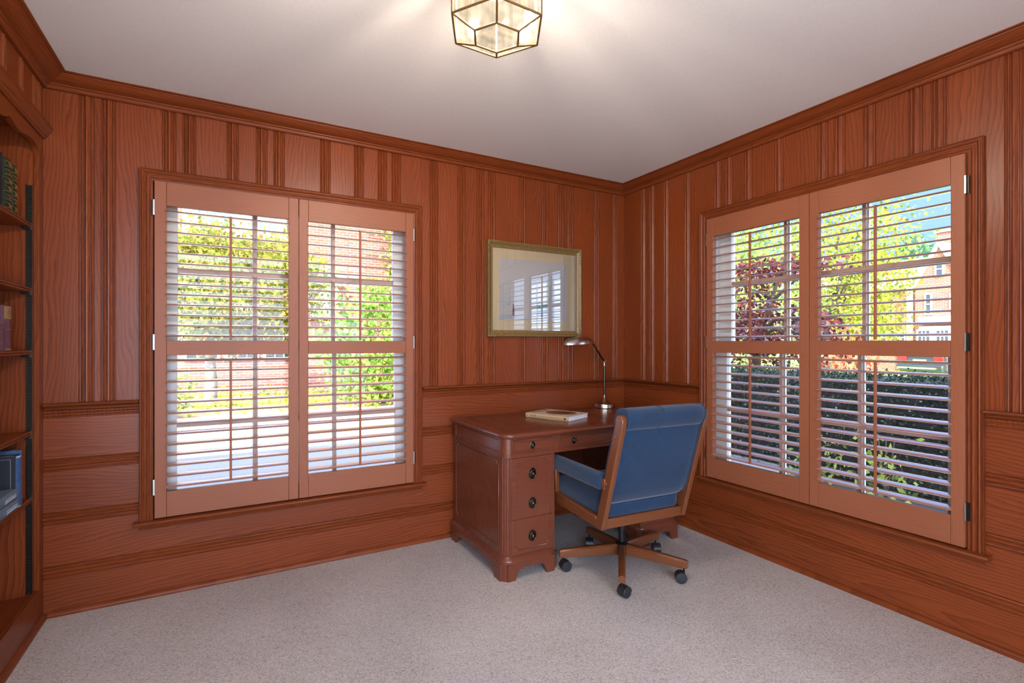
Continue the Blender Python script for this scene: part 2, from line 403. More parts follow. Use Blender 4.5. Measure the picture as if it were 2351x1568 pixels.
# crown moulding, mitred into the corners
CR = [(.0, 2.384), (.014, 2.384), (.017, 2.3865), (.019, 2.389), (.020, 2.397), (.0225, 2.399), (.026, 2.400), (.029, 2.4025), (.0295, 2.406), (.036, 2.4075), (.045, 2.4105), (.056, 2.416), (.066, 2.423), (.074, 2.430), (.079, 2.4345), (.083, 2.4355), (.0835, 2.4375), (.091, 2.4385), (.0965, 2.4395), (.098, 2.4405), (.098, H), (.0, H)]
def run(name, pts_fn, prof, axis, label, cat, mat='trim_wood', ends=(0, 1), **kw):
    mb = MB().mat(mat); mb.loft([[pts_fn(t, d, z) for d, z in prof] for t in ends], axis=axis)
    return struct(mb.build(name, **kw), label, cat)
run('trim_1', lambda t, d, z: ((XL + d, -d, z), (-d, -d, z))[t], CR, 0, 'wood crown moulding along the wall behind the desk', 'crown moulding', smooth=30)
run('trim_2', lambda t, d, z: ((-d, YE, z), (-d, -d, z))[t], CR, 1, 'wood crown moulding above the window beside the chair', 'crown moulding', smooth=30)
run('trim_3', lambda t, d, z: ((XL + d, YE, z), (XL + d, -d, z))[t], CR, 1, 'wood crown moulding above the bookcase', 'crown moulding', smooth=30)
# chair rails
RL = [(0., .940), (.008, .940), (.010, .945), (.018, .948), (.024, .953), (.031, .955), (.033, .959), (.031, .963), (.026, .965), (0., .965)]
run('trim_4', lambda t, d, z: ((XL + .004, -d, z), (-3.072, -d, z))[t], RL, 0, 'chair rail between the bookcase and the window', 'chair rail', smooth=30)
run('trim_5', lambda t, d, z: ((-1.645, -d, z), (-d, -d, z))[t], RL, 0, 'chair rail behind the desk', 'chair rail', smooth=30)
run('trim_6', lambda t, d, z: ((-d, -.738, z), (-d, -d, z))[t], RL, 1, 'short chair rail between the corner and the window', 'chair rail', smooth=30)
run('trim_7', lambda t, d, z: ((-d, YE, z), (-d, -2.163, z))[t], RL, 1, 'chair rail at the near side of the window', 'chair rail', smooth=30)
SH = [(0., 0.), (.016, 0.), (.016, .008), (.014, .015), (.009, .021), (.004, .024), (0., .025)]
run('baseboard_back', lambda t, d, z: ((XL + .016, -d, z), (-d, -d, z))[t], SH, 0, 'wood shoe moulding at the foot of the wall behind the desk', 'baseboard')
run('baseboard_right', lambda t, d, z: ((-d, YE, z), (-d, -d, z))[t], SH, 1, 'wood shoe moulding under the window beside the chair', 'baseboard')
# ------------------------------------------------------------------ windows and shutters
# casing profile: (outward from inner edge, projection)
CS = [(0., .0), (0., .010), (.003, .013), (.007, .014), (.010, .011), (.013, .011), (.017, .016), (.022, .0185), (.027, .017), (.030, .012), (.034, .012), (.038, .018), (.043, .0215), (.046, .020), (.048, .014), (.051, .014), (.053, .018), (.0545, .019), (.056, .017), (.056, 0.)]
def window(idx, mp, lo, hi, axis, glbl):
    """lo..hi are the casing's outer edges along the wall"""
    fr = lambda u, d, z: mp(u, d, z)
    win = bpy.data.objects.new('window_%d' % idx, None); C.objects.link(win); OFF[win.name] = Vector((0, 0, 0))
    struct(win, glbl, 'window')
    il, ih, zt = lo + .056, hi - .056, 2.085 - .056
    mb = MB().mat('trim_wood')
    ring = lambda o: [fr(il - o, 0, 0)]
    rows = []
    for o, h in CS: rows.append([(il - o, h, .379), (il - o, h, zt + o), (ih + o, h, zt + o), (ih + o, h, .379)])
    for a, b in zip(rows, rows[1:]):
        for k in range(3):
            mb.piece(2 if k != 1 else axis)
            mb.add([fr(a[k][0], -a[k][1], a[k][2]), fr(a[k + 1][0], -a[k + 1][1], a[k + 1][2]), fr(b[k + 1][0], -b[k + 1][1], b[k + 1][2]), fr(b[k][0], -b[k][1], b[k][2])], [(0, 1, 2, 3)])
    mb.build('casing', win, smooth=28)
    st = [(.03, .358), (-.036, .358), (-.046, .362), (-.050, .369), (-.046, .376), (-.036, .379), (.03, .379)]
    mb = MB().mat('trim_wood'); mb.loft([[fr(u, d, z) for d, z in st] for u in (lo - .022, hi + .020)], axis=axis)
    ap = [(.0, .335), (-.010, .335), (-.016, .345), (-.020, .358), (.0, .358)]
    mb.loft([[fr(u, d, z) for d, z in ap] for u in (lo, hi)], axis=axis); mb.build('stool', win, smooth=30)
    # jamb: stained near the room, painted white outside
    mb = MB()
    def bx(m, u0, u1, d0, d1, z0, z1, ax):
        p, q = fr(u0, d0, z0), fr(u1, d1, z1)
        mb.mat(m).box(min(p[0], q[0]), max(p[0], q[0]), min(p[1], q[1]), max(p[1], q[1]), min(p[2], q[2]), max(p[2], q[2]), ax)
    a, b = il - .006, ih + .006
    for m, d0, d1 in (('trim_wood', -.004, .035), ('white_paint', .035, .20)):
        bx(m, a - .02, a, d0, d1, .36, 2.06, 2); bx(m, b, b + .02, d0, d1, .36, 2.06, 2)
        bx(m, a, b, d0, d1, 2.035, 2.06, axis); bx(m, a, b, d0, d1 + .02, .355, .377, axis)
    for s0, s1 in ((a, a + .018), (b - .018, b)): bx('trim_wood', s0, s1, .040, .056, .377, 2.035, 2)
    mb.build('jamb', win, smooth=0)
    mid = (lo + hi) / 2; gl = mid - .565; gr = mid + .565
    for nm, d0, z0, z1, zs0, zs1 in (('upper_sash', .105, 1.20, 2.03, 1.245, 1.965), ('lower_sash', .062, .379, 1.245, .455, 1.205)):
        mb = MB()
        bx('white_paint', a + .001, gl, d0, d0 + .04, z0, z1, 2); bx('white_paint', gr, b - .001, d0, d0 + .04, z0, z1, 2)
        bx('white_paint', gl, gr, d0, d0 + .04, zs1, z1, axis); bx('white_paint', gl, gr, d0, d0 + .04, z0, zs0, axis)
        bx('trim_wood', gl + .0, gr, d0 - .004, d0 - .0005, z0 + .01, zs0 - .006, axis)
        sash = mb.build(nm, win, smooth=0)
        mb = MB(); zm = 1.616 if nm == 'upper_sash' else .818
        for um in (mid - .207, mid + .207):
            bx('muntin_wood', um - .0085, um + .0085, d0 + .002, d0 + .019, zs0, zs1, 2); bx('white_paint', um - .0125, um + .0125, d0 + .024, d0 + .037, zs0, zs1, 2)
        bx('muntin_wood', gl, gr, d0 + .0032, d0 + .0182, zm - .011, zm + .011, axis); bx('white_paint', gl, gr, d0 + .0245, d0 + .0362, zm - .012, zm + .012, axis)
        mb.build('muntins', sash, smooth=0)
        mb = MB(); bx('window_glass', gl - .005, gr + .005, d0 + .0205, d0 + .0235, zs0 - .005, zs1 + .005, 2); mb.build('glass_pane', sash, smooth=0)
    return win
window(1, map_a, -3.070, -1.649, 0, 'double hung six over six window onto the driveway')
window(2, map_b, -2.161, -.741, 1, 'double hung six over six window onto the hedge')
def shutter(mp, u0, u1, op0, op1, axis, hinge, label, knobs):
    """one panel of plantation shutters: frame, two banks of louvres, two tilt rods, hinges"""
    c = mp((u0 + u1) / 2, -.012, .386)
    t = thing('window_shutter', label, 'shutter', c, 0., 'interior plantation shutter panels')
    D0, D1 = -.026, .003
    def bx(mb, m, a, b, d0, d1, z0, z1, ax):
        p, q = mp(a, d0, z0), mp(b, d1, z1)
        mb.mat(m).box(min(p[0], q[0]), max(p[0], q[0]), min(p[1], q[1]), max(p[1], q[1]), z0, z1, ax)
    for a, b in ((u0, op0 - .0008), (op1 + .0008, u1)):
        mb = MB(); bx(mb, 'shutter_wood', a, b, D0, D1, .386, 2.028, 2); mb.centre().build('stile', t, bevel=.0015)
    for nm, z0, z1 in (('bottom_rail', .386, .510), ('middle_rail', 1.178, 1.250), ('top_rail', 1.912, 2.028)):
        mb = MB(); bx(mb, 'shutter_wood', op0, op1, D0 + .0008, D1, z0, z1, axis); mb.centre().build(nm, t, bevel=.0012)
    um = (op0 + op1) / 2
    for bank, (zb, zt) in enumerate(((.510, 1.178), (1.250, 1.912))):
        mb = MB().mat('louvre_wood'); n = 13; pit = (zt - zb) / n; th = math.radians(6.5); W, T = .0305, .0048
        sec = [(-1., 0.), (-.85, .55), (-.45, .92), (0., 1.), (.45, .92), (.85, .55), (1., 0.), (.85, -.55), (.45, -.92), (0., -1.), (-.45, -.92), (-.85, -.55)]
        for k in range(n):
            zc = zb + (k + .5) * pit + R.uniform(-.0006, .0006); tt = th + R.uniform(-.012, .012)
            pr = [(-.0115 + x * W * math.cos(tt) - y * T * math.sin(tt), zc + x * W * math.sin(tt) + y * T * math.cos(tt)) for x, y in sec]
            mb.loft([[mp(u, d, z) for d, z in pr] for u in (op0 - .004, op1 + .004)], axis=axis)
        mb.build('louvres', t, smooth=60)
        mb = MB(); rz0 = zb + .026 if bank == 0 else zb + .004; rz1 = zt - .026 if bank == 1 else zt - .022
        bx(mb, 'shutter_wood', um - .0055, um + .0055, -.053, -.0425, rz0, rz1, 2); mb.build('tilt_rod', t, bevel=.0015)
    for z in (.50, 1.205, 1.86):
        mb = MB(); e, s = (u0, -1) if hinge == 'lo' else (u1, 1)
        bx(mb, 'steel_hinge', min(e + s * .005, e - s * .001), max(e + s * .005, e - s * .001), -.0285, -.0245, z, z + .075, 2)
        bx(mb, 'black_metal', min(e, e + s * .012), max(e, e + s * .012), -.020, .001, z, z + .075, 2); mb.build('hinge', t, smooth=0)
    for z in (1.188, 1.915):
        mb = MB().mat('shutter_wood'); p = mp(um, D0 - .004, z + .004); q = mp(um, D0 + .001, z + .004); mb.tube([p, q], .006, 12); mb.build('rod_notch', t)
    return t
shutter(map_a, -3.008, -2.3595, -2.959, -2.409, 0, 'lo', 'hinged louvred shutter panel of the driveway window, nearest the bookcase', 1)
shutter(map_a, -2.3565, -1.708, -2.308, -1.757, 0, 'hi', 'hinged louvred shutter panel of the driveway window, nearest the desk', 1)
shutter(map_b, -1.4565, -.803, -1.404, -.851, 1, 'hi', 'hinged louvred shutter panel of the hedge window, nearest the room corner', 1)
shutter(map_b, -2.104, -1.4595, -2.056, -1.506, 1, 'lo', 'hinged louvred shutter panel of the hedge window, showing the car outside', 1)
# ------------------------------------------------------------------ built-in bookcase
bc = thing('bookcase', 'built-in wood bookcase with adjustable shelves and a scalloped top', 'bookcase', (XL - .15, -.62, 0.))
YB0, YB1, XK = -.053, -1.18, -3.745
mb = MB().mat('trim_wood')
mb.box(XL - .02, XL, -.053, -.0005, .0, 2.17, 2); mb.box(XL - .02, XL, YB1 - .12, YB1, .0, 2.20, 2)
mb.box(XL - .02, XL, YB1, YB0, .025, .150, 1); mb.centre().build('face_frame', bc, bevel=.002)
mb = MB().mat('panel_wood'); mb.box(XK, XL - .021, -.050, -.030, .12, 2.19, 2); mb.centre().build('side_panel', bc, smooth=0)
mb = MB().mat('panel_wood'); mb.box(XK, XL - .021, YB1 - .02, YB1 - .001, .12, 2.19, 2); mb.centre().build('side_panel', bc, smooth=0)
mb = MB().mat('panel_wood')
for k in range(6): mb.box(XK - .02, XK - .001, YB1 - .02 + k * .18, YB1 - .02 + (k + 1) * .18 - .002, .12, 2.19, 2)
mb.build('back_panel', bc, smooth=0)
mb = MB().mat('panel_wood'); mb.box(XK, XL - .0215, YB1, -.0505, .115, .133, 1); mb.build('bottom_shelf', bc, smooth=0)
mb = MB().mat('panel_wood'); mb.box(XK, XL - .0215, YB1, -.0505, 2.17, 2.19, 1); mb.build('top_panel', bc, smooth=0)
for z in (1.765, 1.481, 1.207, .852, .560):
    mb = MB().mat('trim_wood'); xf = XL - .026
    mb.prism([(XK + .004, z - .020), (XK + .004, z), (xf - .004, z), (xf, z - .003), (xf, z - .008), (xf - .004, z - .010), (xf, z - .012), (xf, z - .017), (xf - .004, z - .020)], 'xz', YB1 + .004, -.0545, axis=1)
    sh = mb.build('shelf', bc, smooth=30)
    mb = MB().mat('black_metal'); mb.box(XL - .056, XL - .028, -.075, -.0505, z - .031, z - .0205); mb.build('shelf_clip', sh, smooth=0)
for xs in (XL - .0335, XK + .06):
    mb = MB().mat('antique_brass'); mb.box(xs - .0105, xs + .0105, -.0510, -.0500, .14, 1.93)
    mb.box(xs - .0105, xs - .0065, -.0540, -.0510, .14, 1.93); mb.box(xs + .0065, xs + .0105, -.0540, -.0510, .14, 1.93)
    z = .15
    while z < 1.925: mb.box(xs - .0065, xs + .0065, -.0530, -.0510, z, z + .0065); z += .0127
    mb.mat('dark_void').box(xs - .0064, xs + .0064, -.0512, -.0503, .14, 1.93); mb.build('shelf_standard', bc, smooth=0)
# scalloped valance, in the plane of the face frame
half = [(-.053, 2.066), (-.060, 2.080), (-.075, 2.092), (-.100, 2.100), (-.140, 2.1045), (-.190, 2.103), (-.225, 2.098), (-.262, 2.091), (-.300, 2.0865), (-.330, 2.089), (-.355, 2.095), (-.378, 2.1015), (-.398, 2.1015), (-.412, 2.098), (-.440, 2.086), (-.475, 2.078), (-.530, 2.072), (-.6165, 2.070)]
pts = [(-.053, 2.17)] + half
mirror = [(YB1 + (-.053 - y), z) for y, z in reversed(half[:-1])]
mb = MB().mat('trim_wood'); poly = pts + mirror + [(YB1, 2.17)]
mb.prism(poly, 'yz', XL - .0195, XL - .0005, axis=1); mb.build('valance', bc, smooth=25)
CO = [(0., 2.156), (.008, 2.156), (.010, 2.161), (.015, 2.164), (.017, 2.170), (.020, 2.174), (.027, 2.183), (.031, 2.193), (.032, 2.199), (.035, 2.201), (.035, 2.209), (0., 2.209)]
mb = MB().mat('trim_wood'); mb.loft([[(XL + d, y, z) for d, z in CO] for y in (YB1 - .14, -.0005)], axis=1); mb.build('cornice', bc, smooth=30)
mb = MB().mat('trim_wood'); mb.loft([[(XL + d, y, z) for d, z in SH] for y in (YB1 - .14, -.0165)], axis=1); mb.build('shoe_moulding', bc)
# ------------------------------------------------------------------ books in the bookcase
def book(name, label, cover, y0, y1, z0, h, depth, xs=-3.47, group=None, bands=None, pagetop=True, tilt=0.):
    """standing volume, spine towards the room"""
    t = thing(name, label, 'book', (xs - depth / 2, (y0 + y1) / 2, z0), 0., group)
    w = y1 - y0; n = 7; sp = [(xs + .008 * math.sin(PI * k / (n - 1)), y0 + w * k / (n - 1)) for k in range(n)]
    mb = MB().mat(cover); inner = [(xs - depth, y1), (xs - depth, y1 - .004), (xs - .006, y1 - .004), (xs - .004, (y0 + y1) / 2), (xs - .006, y0 + .004), (xs - depth, y0 + .004), (xs - depth, y0)]
    mb.prism(sp + inner, 'xy', z0, z0 + h, axis=2); mb.build('cover', t, smooth=30)
    mb = MB().mat('pages'); mb.box(xs - depth + .005, xs - .0065, y0 + .0045, y1 - .0045, z0 + .003, z0 + h - .005); mb.build('page_block', t, smooth=0)
    if bands: bands(t, xs, y0, y1, z0, h)
    return t
def spine_strip(mb, xs, y0, y1, za, zb, inset=.0, lift=.0012):
    w = y1 - y0; n = 7; a = []
    for k in range(n):
        s = inset + (1 - 2 * inset) * k / (n - 1); a.append((xs + .008 * math.sin(PI * s) + lift, y0 + w * s))
    mb.prism(a + [(x - .0022, y) for x, y in reversed(a)], 'xy', za, zb, axis=2)
def tooled(t, xs, y0, y1, z0, h):
    mb = MB().mat('book_gilt'); mb2 = MB().mat('tooled_leather')
    for k in range(6):
        z = z0 + h * (.03 + .156 * k); spine_strip(mb2, xs, y0, y1, z, z + .006, .02, .003)
        spine_strip(mb, xs, y0, y1, z + .0075, z + .009, .1); spine_strip(mb, xs, y0, y1, z + h * .15 - .004, z + h * .15 - .0028, .1)
        ym = (y0 + y1) / 2; zc = z + h * .08; w = (y1 - y0) * .30; xx = xs + .0098
        if k in (1, 4): mb.box(xx - .001, xx, ym - w, ym + w, zc - .009, zc - .0075); mb.box(xx - .001, xx, ym - w, ym + w, zc + .0075, zc + .009); mb.box(xx - .001, xx, ym - w * .5, ym + w * .5, zc - .001, zc + .001)
        else:
            for sgn in (-1, 1):
                for q in range(3):
                    mb.tube([(xx, ym - sgn * w * .9, zc - .011 + q * .004), (xx + .0006, ym, zc - .003 + q * .003), (xx, ym + sgn * w * .9, zc + .004 + q * .003)], .0007, 4)
    mb2.build('raised_bands', t, smooth=30); mb.build('gilt_tooling', t, smooth=0)
gb = 'leather volumes on the top shelf'
book('leather_book', 'dark green gilt-tooled leather volume, second from the bookcase side panel', 'tooled_leather', -.286, -.2155, 1.765, .212, .165, group=gb, bands=tooled)
book('leather_book', 'dark green gilt-tooled leather volume at the very end of the top shelf', 'tooled_leather', -.2145, -.160, 1.765, .205, .165, group=gb, bands=tooled)
book('leather_book', 'plain navy volume cut by the picture edge on the top shelf', 'book_navy', -.350, -.2875, 1.765, .218, .165, xs=-3.475, group=gb)
def purp(t, xs, y0, y1, z0, h):
    mb = MB().mat('book_gilt'); spine_strip(mb, xs, y0, y1, z0 + h * .70, z0 + h * .975, .03)
    spine_strip(mb, xs, y0, y1, z0 + h * .015, z0 + h * .05, .03)
    mb.mat('wash_plum')
    for q in range(4): spine_strip(mb, xs, y0, y1, z0 + h * (.75 + q * .052), z0 + h * (.775 + q * .052), .25, .0018)
    mb.mat('book_gilt'); spine_strip(mb, xs, y0, y1, z0 + h * .465, z0 + h * .475, .15); mb.build('gilt_label', t, smooth=0)
book('cloth_book', 'purple cloth volume with a gilt title panel on the middle shelf', 'purple_cloth', -.283, -.214, 1.207, .182, .14, bands=purp)
book('cloth_book', 'dull rose cloth volume leaning beside the purple book', 'purple_cloth', -.36, -.288, 1.207, .10, .13, xs=-3.466)
book('cloth_book', 'tall worn blue cloth volume against the side panel, shelf above the lowest', 'blue_cloth', -.158, -.1245, .560, .228, .15, xs=-3.462, group='worn blue volumes')
def frame_cover(t, xs, y0, y1, z0, h):
    mb = MB().mat('wash_grey'); y = y0 - .0012; a, b, c, d = xs - .138, xs - .014, z0 + .012, z0 + h - .012
    for p in ((a, b, c, c + .0012), (a, b, d - .0012, d), (a, a + .0012, c, d), (b - .0012, b, c, d)): mb.box(p[0], p[1], y, y + .0015, p[2], p[3])
    mb.build('blind_border', t, smooth=0)
    mb = MB().mat('blue_cloth'); spine_strip(mb, xs, y0, y1, z0 + .001, z0 + h - .001, .02, .0018); mb.build('spine_cloth', t, smooth=30)
    mb = MB().mat('book_silver'); spine_strip(mb, xs, y0, y1, z0 + h - .009, z0 + h - .001, .04, .0026); spine_strip(mb, xs, y0, y1, z0 + .001, z0 + .006, .04, .0026); mb.build('worn_edge', t, smooth=30)
book('cloth_book', 'worn blue volume showing its near-black front cover, shelf above the lowest', 'book_navy', -.2045, -.1595, .560, .214, .15, xs=-3.458, group='worn blue volumes', bands=frame_cover)
for k, (zz, lab) in enumerate(((.560, 'lower slate blue volume lying flat with silver lettering'), (.601, 'upper slate blue volume lying flat on another, silver lettering'))):
    t = thing('cloth_book', lab, 'book', (-3.53, -.33, zz), 0., 'slate blue volumes lying flat'); hh = .0395
    x1 = -3.452 - .004 * k; n = 7; y0, y1 = -.45, -.209
    sec = [(x1 + .007 * math.sin(PI * q / (n - 1)), zz + hh * q / (n - 1)) for q in range(n)] + [(x1 - .155, zz + hh), (x1 - .155, zz + hh - .004), (x1 - .006, zz + hh - .004), (x1 - .006, zz + .004), (x1 - .155, zz + .004), (x1 - .155, zz)]
    mb = MB().mat('slate_cloth'); mb.prism(sec, 'xz', y0, y1, axis=1); mb.build('cover', t, smooth=30)
    mb = MB().mat('pages'); mb.box(x1 - .15, x1 - .0065, y0 + .004, y1 - .004, zz + .0045, zz + hh - .0045); mb.build('page_block', t, smooth=0)
    mb = MB().mat('book_silver')
    for q in range(11):
        yy = y1 - .022 - q * .0105
        for r in range(3):
            if R.random() < .85: mb.box(x1 + .0055, x1 + .0078, yy - R.uniform(.004, .0085), yy, zz + .011 + r * .0065, zz + .0125 + r * .0065)
        mb.box(x1 + .0055, x1 + .0078, yy - .0018, yy - .0004, zz + .011, zz + .026)
    mb.build('spine_lettering', t, smooth=0)
# ------------------------------------------------------------------ desk
DK = (-.828, -.39, 0.)
desk = thing('desk', 'mahogany pedestal desk with oval ring pulls standing in the room corner', 'desk', DK)
def rplan(x0, x1, y0, y1, r, n=8, corners='lr', reed=0.):
    """plan with rounded front (low y) corners"""
    p = []
    def arc(cx, cy, a0, a1):
        for k in range(n + 1):
            a = a0 + (a1 - a0) * k / n; rr = r - (reed if (reed and k % 4 in (1,) ) else 0.)
            p.append((cx + rr * math.cos(a), cy + rr * math.sin(a)))
    p += [(x1, y1), (x0, y1)]
    if 'l' in corners: arc(x0 + r, y0 + r, PI, 1.5 * PI)
    else: p.append((x0, y0))
    if 'r' in corners: arc(x1 - r, y0 + r, 1.5 * PI, 2 * PI)
    else: p.append((x1, y0))
    return p
X0, X1, YF, YK = -1.452, -.190, -.714, -.050
mb = MB().mat('mahogany')
ed = [(.000, .7375), (.008, .7385), (.012, .7415), (.0155, .746), (.0165, .752), (.0155, .758), (.012, .763), (.006, .7655), (.0, .766)]
rings = []
for o, z in ed: rings.append([(x, y, z) for x, y in rplan(X0 - o, X1 + o, YF - .010 - o, YK + .012, .052 + o, 10)])
mb.loft(rings, cap=True, axis=0); top = mb.build('desk_top', desk, smooth=50)
# inlaid border lines of the writing surface, with hollowed corners
mb = MB().mat('dark_void')
def inlay(x0, x1, y0, y1, r):
    pts = []
    for cx, cy, a0 in ((x0, y0, PI / 2), (x1, y0, PI), (x1, y1, 1.5 * PI), (x0, y1, 0.)):
        for k in range(7):
            a = a0 - PI / 2 * k / 6 if False else a0 - (PI / 2) * k / 6
            pts.append((cx + r * math.cos(a), cy + r * math.sin(a)))
    n = len(pts); a = [(x, y, .7662) for x, y in pts]; cx, cy = (x0 + x1) / 2, (y0 + y1) / 2
    b = [(cx + (x - cx) * (1 - .0018 / abs(x1 - x0) * 2), cy + (y - cy) * (1 - .0018 / abs(y1 - y0) * 2), .7662) for x, y in pts]
    for k in range(n): j = (k + 1) % n; mb.add([a[k], a[j], b[j], b[k]], [(0, 1, 2, 3)])
for a, b in ((-1.395, -1.020), (-1.005, -.645), (-.630, -.250)): inlay(a, b, -.640, -.105, .030)
mb.build('inlay_lines', top, smooth=0, recalc=False)
mb = MB().mat('mahogany')
for o, za, zb in ((0., .654, .7375), (.004, .646, .654), (.008, .640, .646)):
    mb.prism(rplan(X0 - o, X1 + o, YF - o, YK, .045 + o, 8), 'xy', za, zb, axis=0)
mb.build('frieze', desk, smooth=40)
for (px0, px1, cs) in ((X0 + .003, -1.136, 'l'), (-.506, X1 - .003, 'r')):
    mb = MB().mat('mahogany'); mb.prism(rplan(px0, px1, YF + .003, YK, .045, 16, cs, .0028), 'xy', .10, .640, axis=2)
    ped = mb.build('pedestal', desk, smooth=0)
    # plinth moulding and bracket feet
    mb = MB().mat('mahogany'); q = []
    for o, z in ((.002, .122), (.006, .118), (.010, .112), (.016, .106), (.018, .098), (.018, .088)):
        q.append([(x, y, z) for x, y in rplan(px0 - o, px1 + o, YF + .003 - o, YK + .004, .045 + o, 8, 'lr')])
    mb.loft(q, axis=0)
    xa, xb, yf = px0 - .018, px1 + .018, YF - .015
    def apron(u0, u1, foot, zt):
        pl = [(u0, 0.), (u0 + foot * .85, 0.)]
        for k in range(7): t = k / 6.; pl.append((u0 + foot * (.85 + .55 * t), zt * .66 * math.sin(t * PI / 2) ** .8))
        pl.append((u0 + foot * 1.6, zt * .60)); pl.append((u0 + foot * 1.9, zt * .68))
        m = [(u1 - (u - u0), z) for u, z in reversed(pl)]
        return pl + m + [(u1, zt), (u0, zt)]
    mb.prism(apron(xa + .030, xb - .030, .055, .0885), 'xz', yf, yf + .02, axis=0)
    mb.prism(apron(yf + .030, YK + .004, .075, .0885), 'yz', xa, xa + .02, axis=1)
    mb.prism(apron(yf + .030, YK + .004, .075, .0885), 'yz', xb - .02, xb, axis=1)
    for cx in (xa + .062, xb - .062):
        a0 = PI if cx < (xa + xb) / 2 else 1.5 * PI
        pl = [(cx, yf + .062)] + [(cx + .062 * math.cos(a0 + PI / 2 * k / 8), yf + .062 + .062 * math.sin(a0 + PI / 2 * k / 8)) for k in range(9)]
        mb.prism(pl, 'xy', 0., .0885, axis=2)
    mb.box(xa + .02, xa + .06, YK - .04, YK + .004, 0., .0885); mb.box(xb - .06, xb - .02, YK - .04, YK + .004, 0., .0885)
    mb.build('plinth', ped, smooth=35)
mb = MB().mat('mahogany'); mb.box(-1.136, -.506, -.135, -.115, .14, .64, 0); mb.build('modesty_panel', desk, smooth=0)
def pull(parent, x, z, yf, s):
    mb = MB().mat('antique_brass')
    mb.lathe([(0., -.0045), (.008 * s, -.0045), (.013 * s, -.003), (.0155 * s, -.0035), (.018 * s, -.0025), (.0185 * s, 0.)], (x, yf, z), 28, 'y', .86, 1.08)
    mb.lathe([(0., -.012 * s), (.004 * s, -.011 * s), (.006 * s, -.008 * s), (.004 * s, -.004)], (x, yf, z), 14, 'y')
    pts = [(x + .0125 * s * math.sin(a) * .9, yf - .0075 - .002 * math.cos(a), z - .0015 * s + .0135 * s * math.cos(a)) for a in [2 * PI * k / 24 for k in range(25)]]
    mb.tube(pts, .0017 * s, 8, cap=False); mb.build('pull', parent, smooth=50)
def bead_path(mb, pts, r):
    mb.tube(pts + [pts[0], pts[1]], r, 6, cap=False)
def drawer(x0, x1, z0, z1, pulls, kind):
    yf = YF if kind == 'frieze' else YF + .003
    mb = MB().mat('mahogany'); mb.box(x0, x1, yf - .0045, yf + .015, z0, z1, 0); d = mb.centre().build('drawer', desk, bevel=.0012)
    mb = MB().mat('mahogany'); y = yf - .0045
    if kind == 'frieze':
        for o in (.004, .011): bead_path(mb, [(x0 + o, y, z0 + o), ((x0 + x1) / 2, y, z0 + o), (x1 - o, y, z0 + o), (x1 - o, y, z1 - o), (x0 + o, y, z1 - o)], .0022)
    else:
        o = .020; r = .022; top, bot = kind != 'low', kind != 'high'; P = []
        def notch(cx, cz, a0, a1): return [(cx + r * math.cos(a0 + (a1 - a0) * k / 6), y, cz + r * math.sin(a0 + (a1 - a0) * k / 6)) for k in range(7)]
        if kind == 'high':
            P = [(x0 + o, y, z0)] + notch(x0 + o, z1 - o, -PI / 2, 0) + notch(x1 - o, z1 - o, -PI, -PI / 2) + [(x1 - o, y, z0)]
        else:
            P = [(x0 + o, y, z1)] + notch(x0 + o, z0 + o, PI / 2, 0) + notch(x1 - o, z0 + o, PI, PI / 2) + [(x1 - o, y, z1)]
        mb.tube(P, .0032, 6)
    mb.build('panel_bead', d, smooth=60)
    for px, pz in pulls: pull(d, px, pz, yf - .0045, 1.0 if kind == 'frieze' else 1.55)
drawer(-1.406, -1.158, .660, .729, [(-1.281, .694)], 'frieze')
drawer(-1.112, -.530, .660, .729, [(-1.008, .694), (-.634, .694)], 'frieze')
drawer(-.484, -.236, .660, .729, [(-.361, .694)], 'frieze')
drawer(-1.410, -1.150, .3115, .632, [(-1.281, .543), (-1.281, .387)], 'high')
drawer(-1.410, -1.150, .130, .3085, [(-1.281, .212)], 'low')
drawer(-.492, -.232, .3115, .632, [(-.361, .543), (-.361, .387)], 'high')
drawer(-.492, -.232, .130, .3085, [(-.361, .212)], 'low')
for xs, sg in ((X0 + .003, -1), (X1 - .003, 1)):
    mb = MB().mat('mahogany'); x = xs + sg * .0005; y0, y1, z0, z1, r = -.650, -.085, .165, .615, .024
    def nt(cy, cz, a0, a1): return [(x, cy + r * math.cos(a0 + (a1 - a0) * k / 6), cz + r * math.sin(a0 + (a1 - a0) * k / 6)) for k in range(7)]
    P = nt(y0, z1, -PI / 2, 0) + nt(y1, z1, -PI, -PI / 2) + nt(y1, z0, PI / 2, PI) + nt(y0, z0, 0, PI / 2)
    bead_path(mb, P, .0035)
    x = xs + sg * -.003 + sg * .003
    bead_path(mb, [(xs - sg * -.003, -.66, .664), (xs + sg * .003, -.66, .728), (xs + sg * .003, -.09, .728), (xs + sg * .003, -.09, .664)], .0022)
    mb.build('side_bead', desk, smooth=60)
# ------------------------------------------------------------------ book lying on the desk
bk = thing('book', 'large cream hardback with a brown oval on its cover, lying flat on the desk', 'book', (-.872, -.352, .7665), math.radians(-68.2), None, local=True)
L, W_, T_ = .318, .236, .0285      # local: x along the spine (far end to near end), y from the spine to the fore edge
mb = MB().mat('cover_cream')
mb.box(-L / 2, L / 2, -W_ / 2 + .003, W_ / 2, T_ - .0028, T_); mb.box(-L / 2, L / 2, -W_ / 2 + .003, W_ / 2, .0004, .0030); mb.build('cover_boards', bk, bevel=.0006)
mb = MB().mat('spine_tan'); n = 9
sec = [(-W_ / 2 - .0035 * math.sin(PI * k / (n - 1)), .0004 + (T_ - .0004) * k / (n - 1)) for k in range(n)] + [(-W_ / 2 + .004, T_), (-W_ / 2 + .004, .0004)]
mb.prism(sec, 'yz', -L / 2, L / 2, axis=0); spn = mb.build('spine', bk, smooth=40)
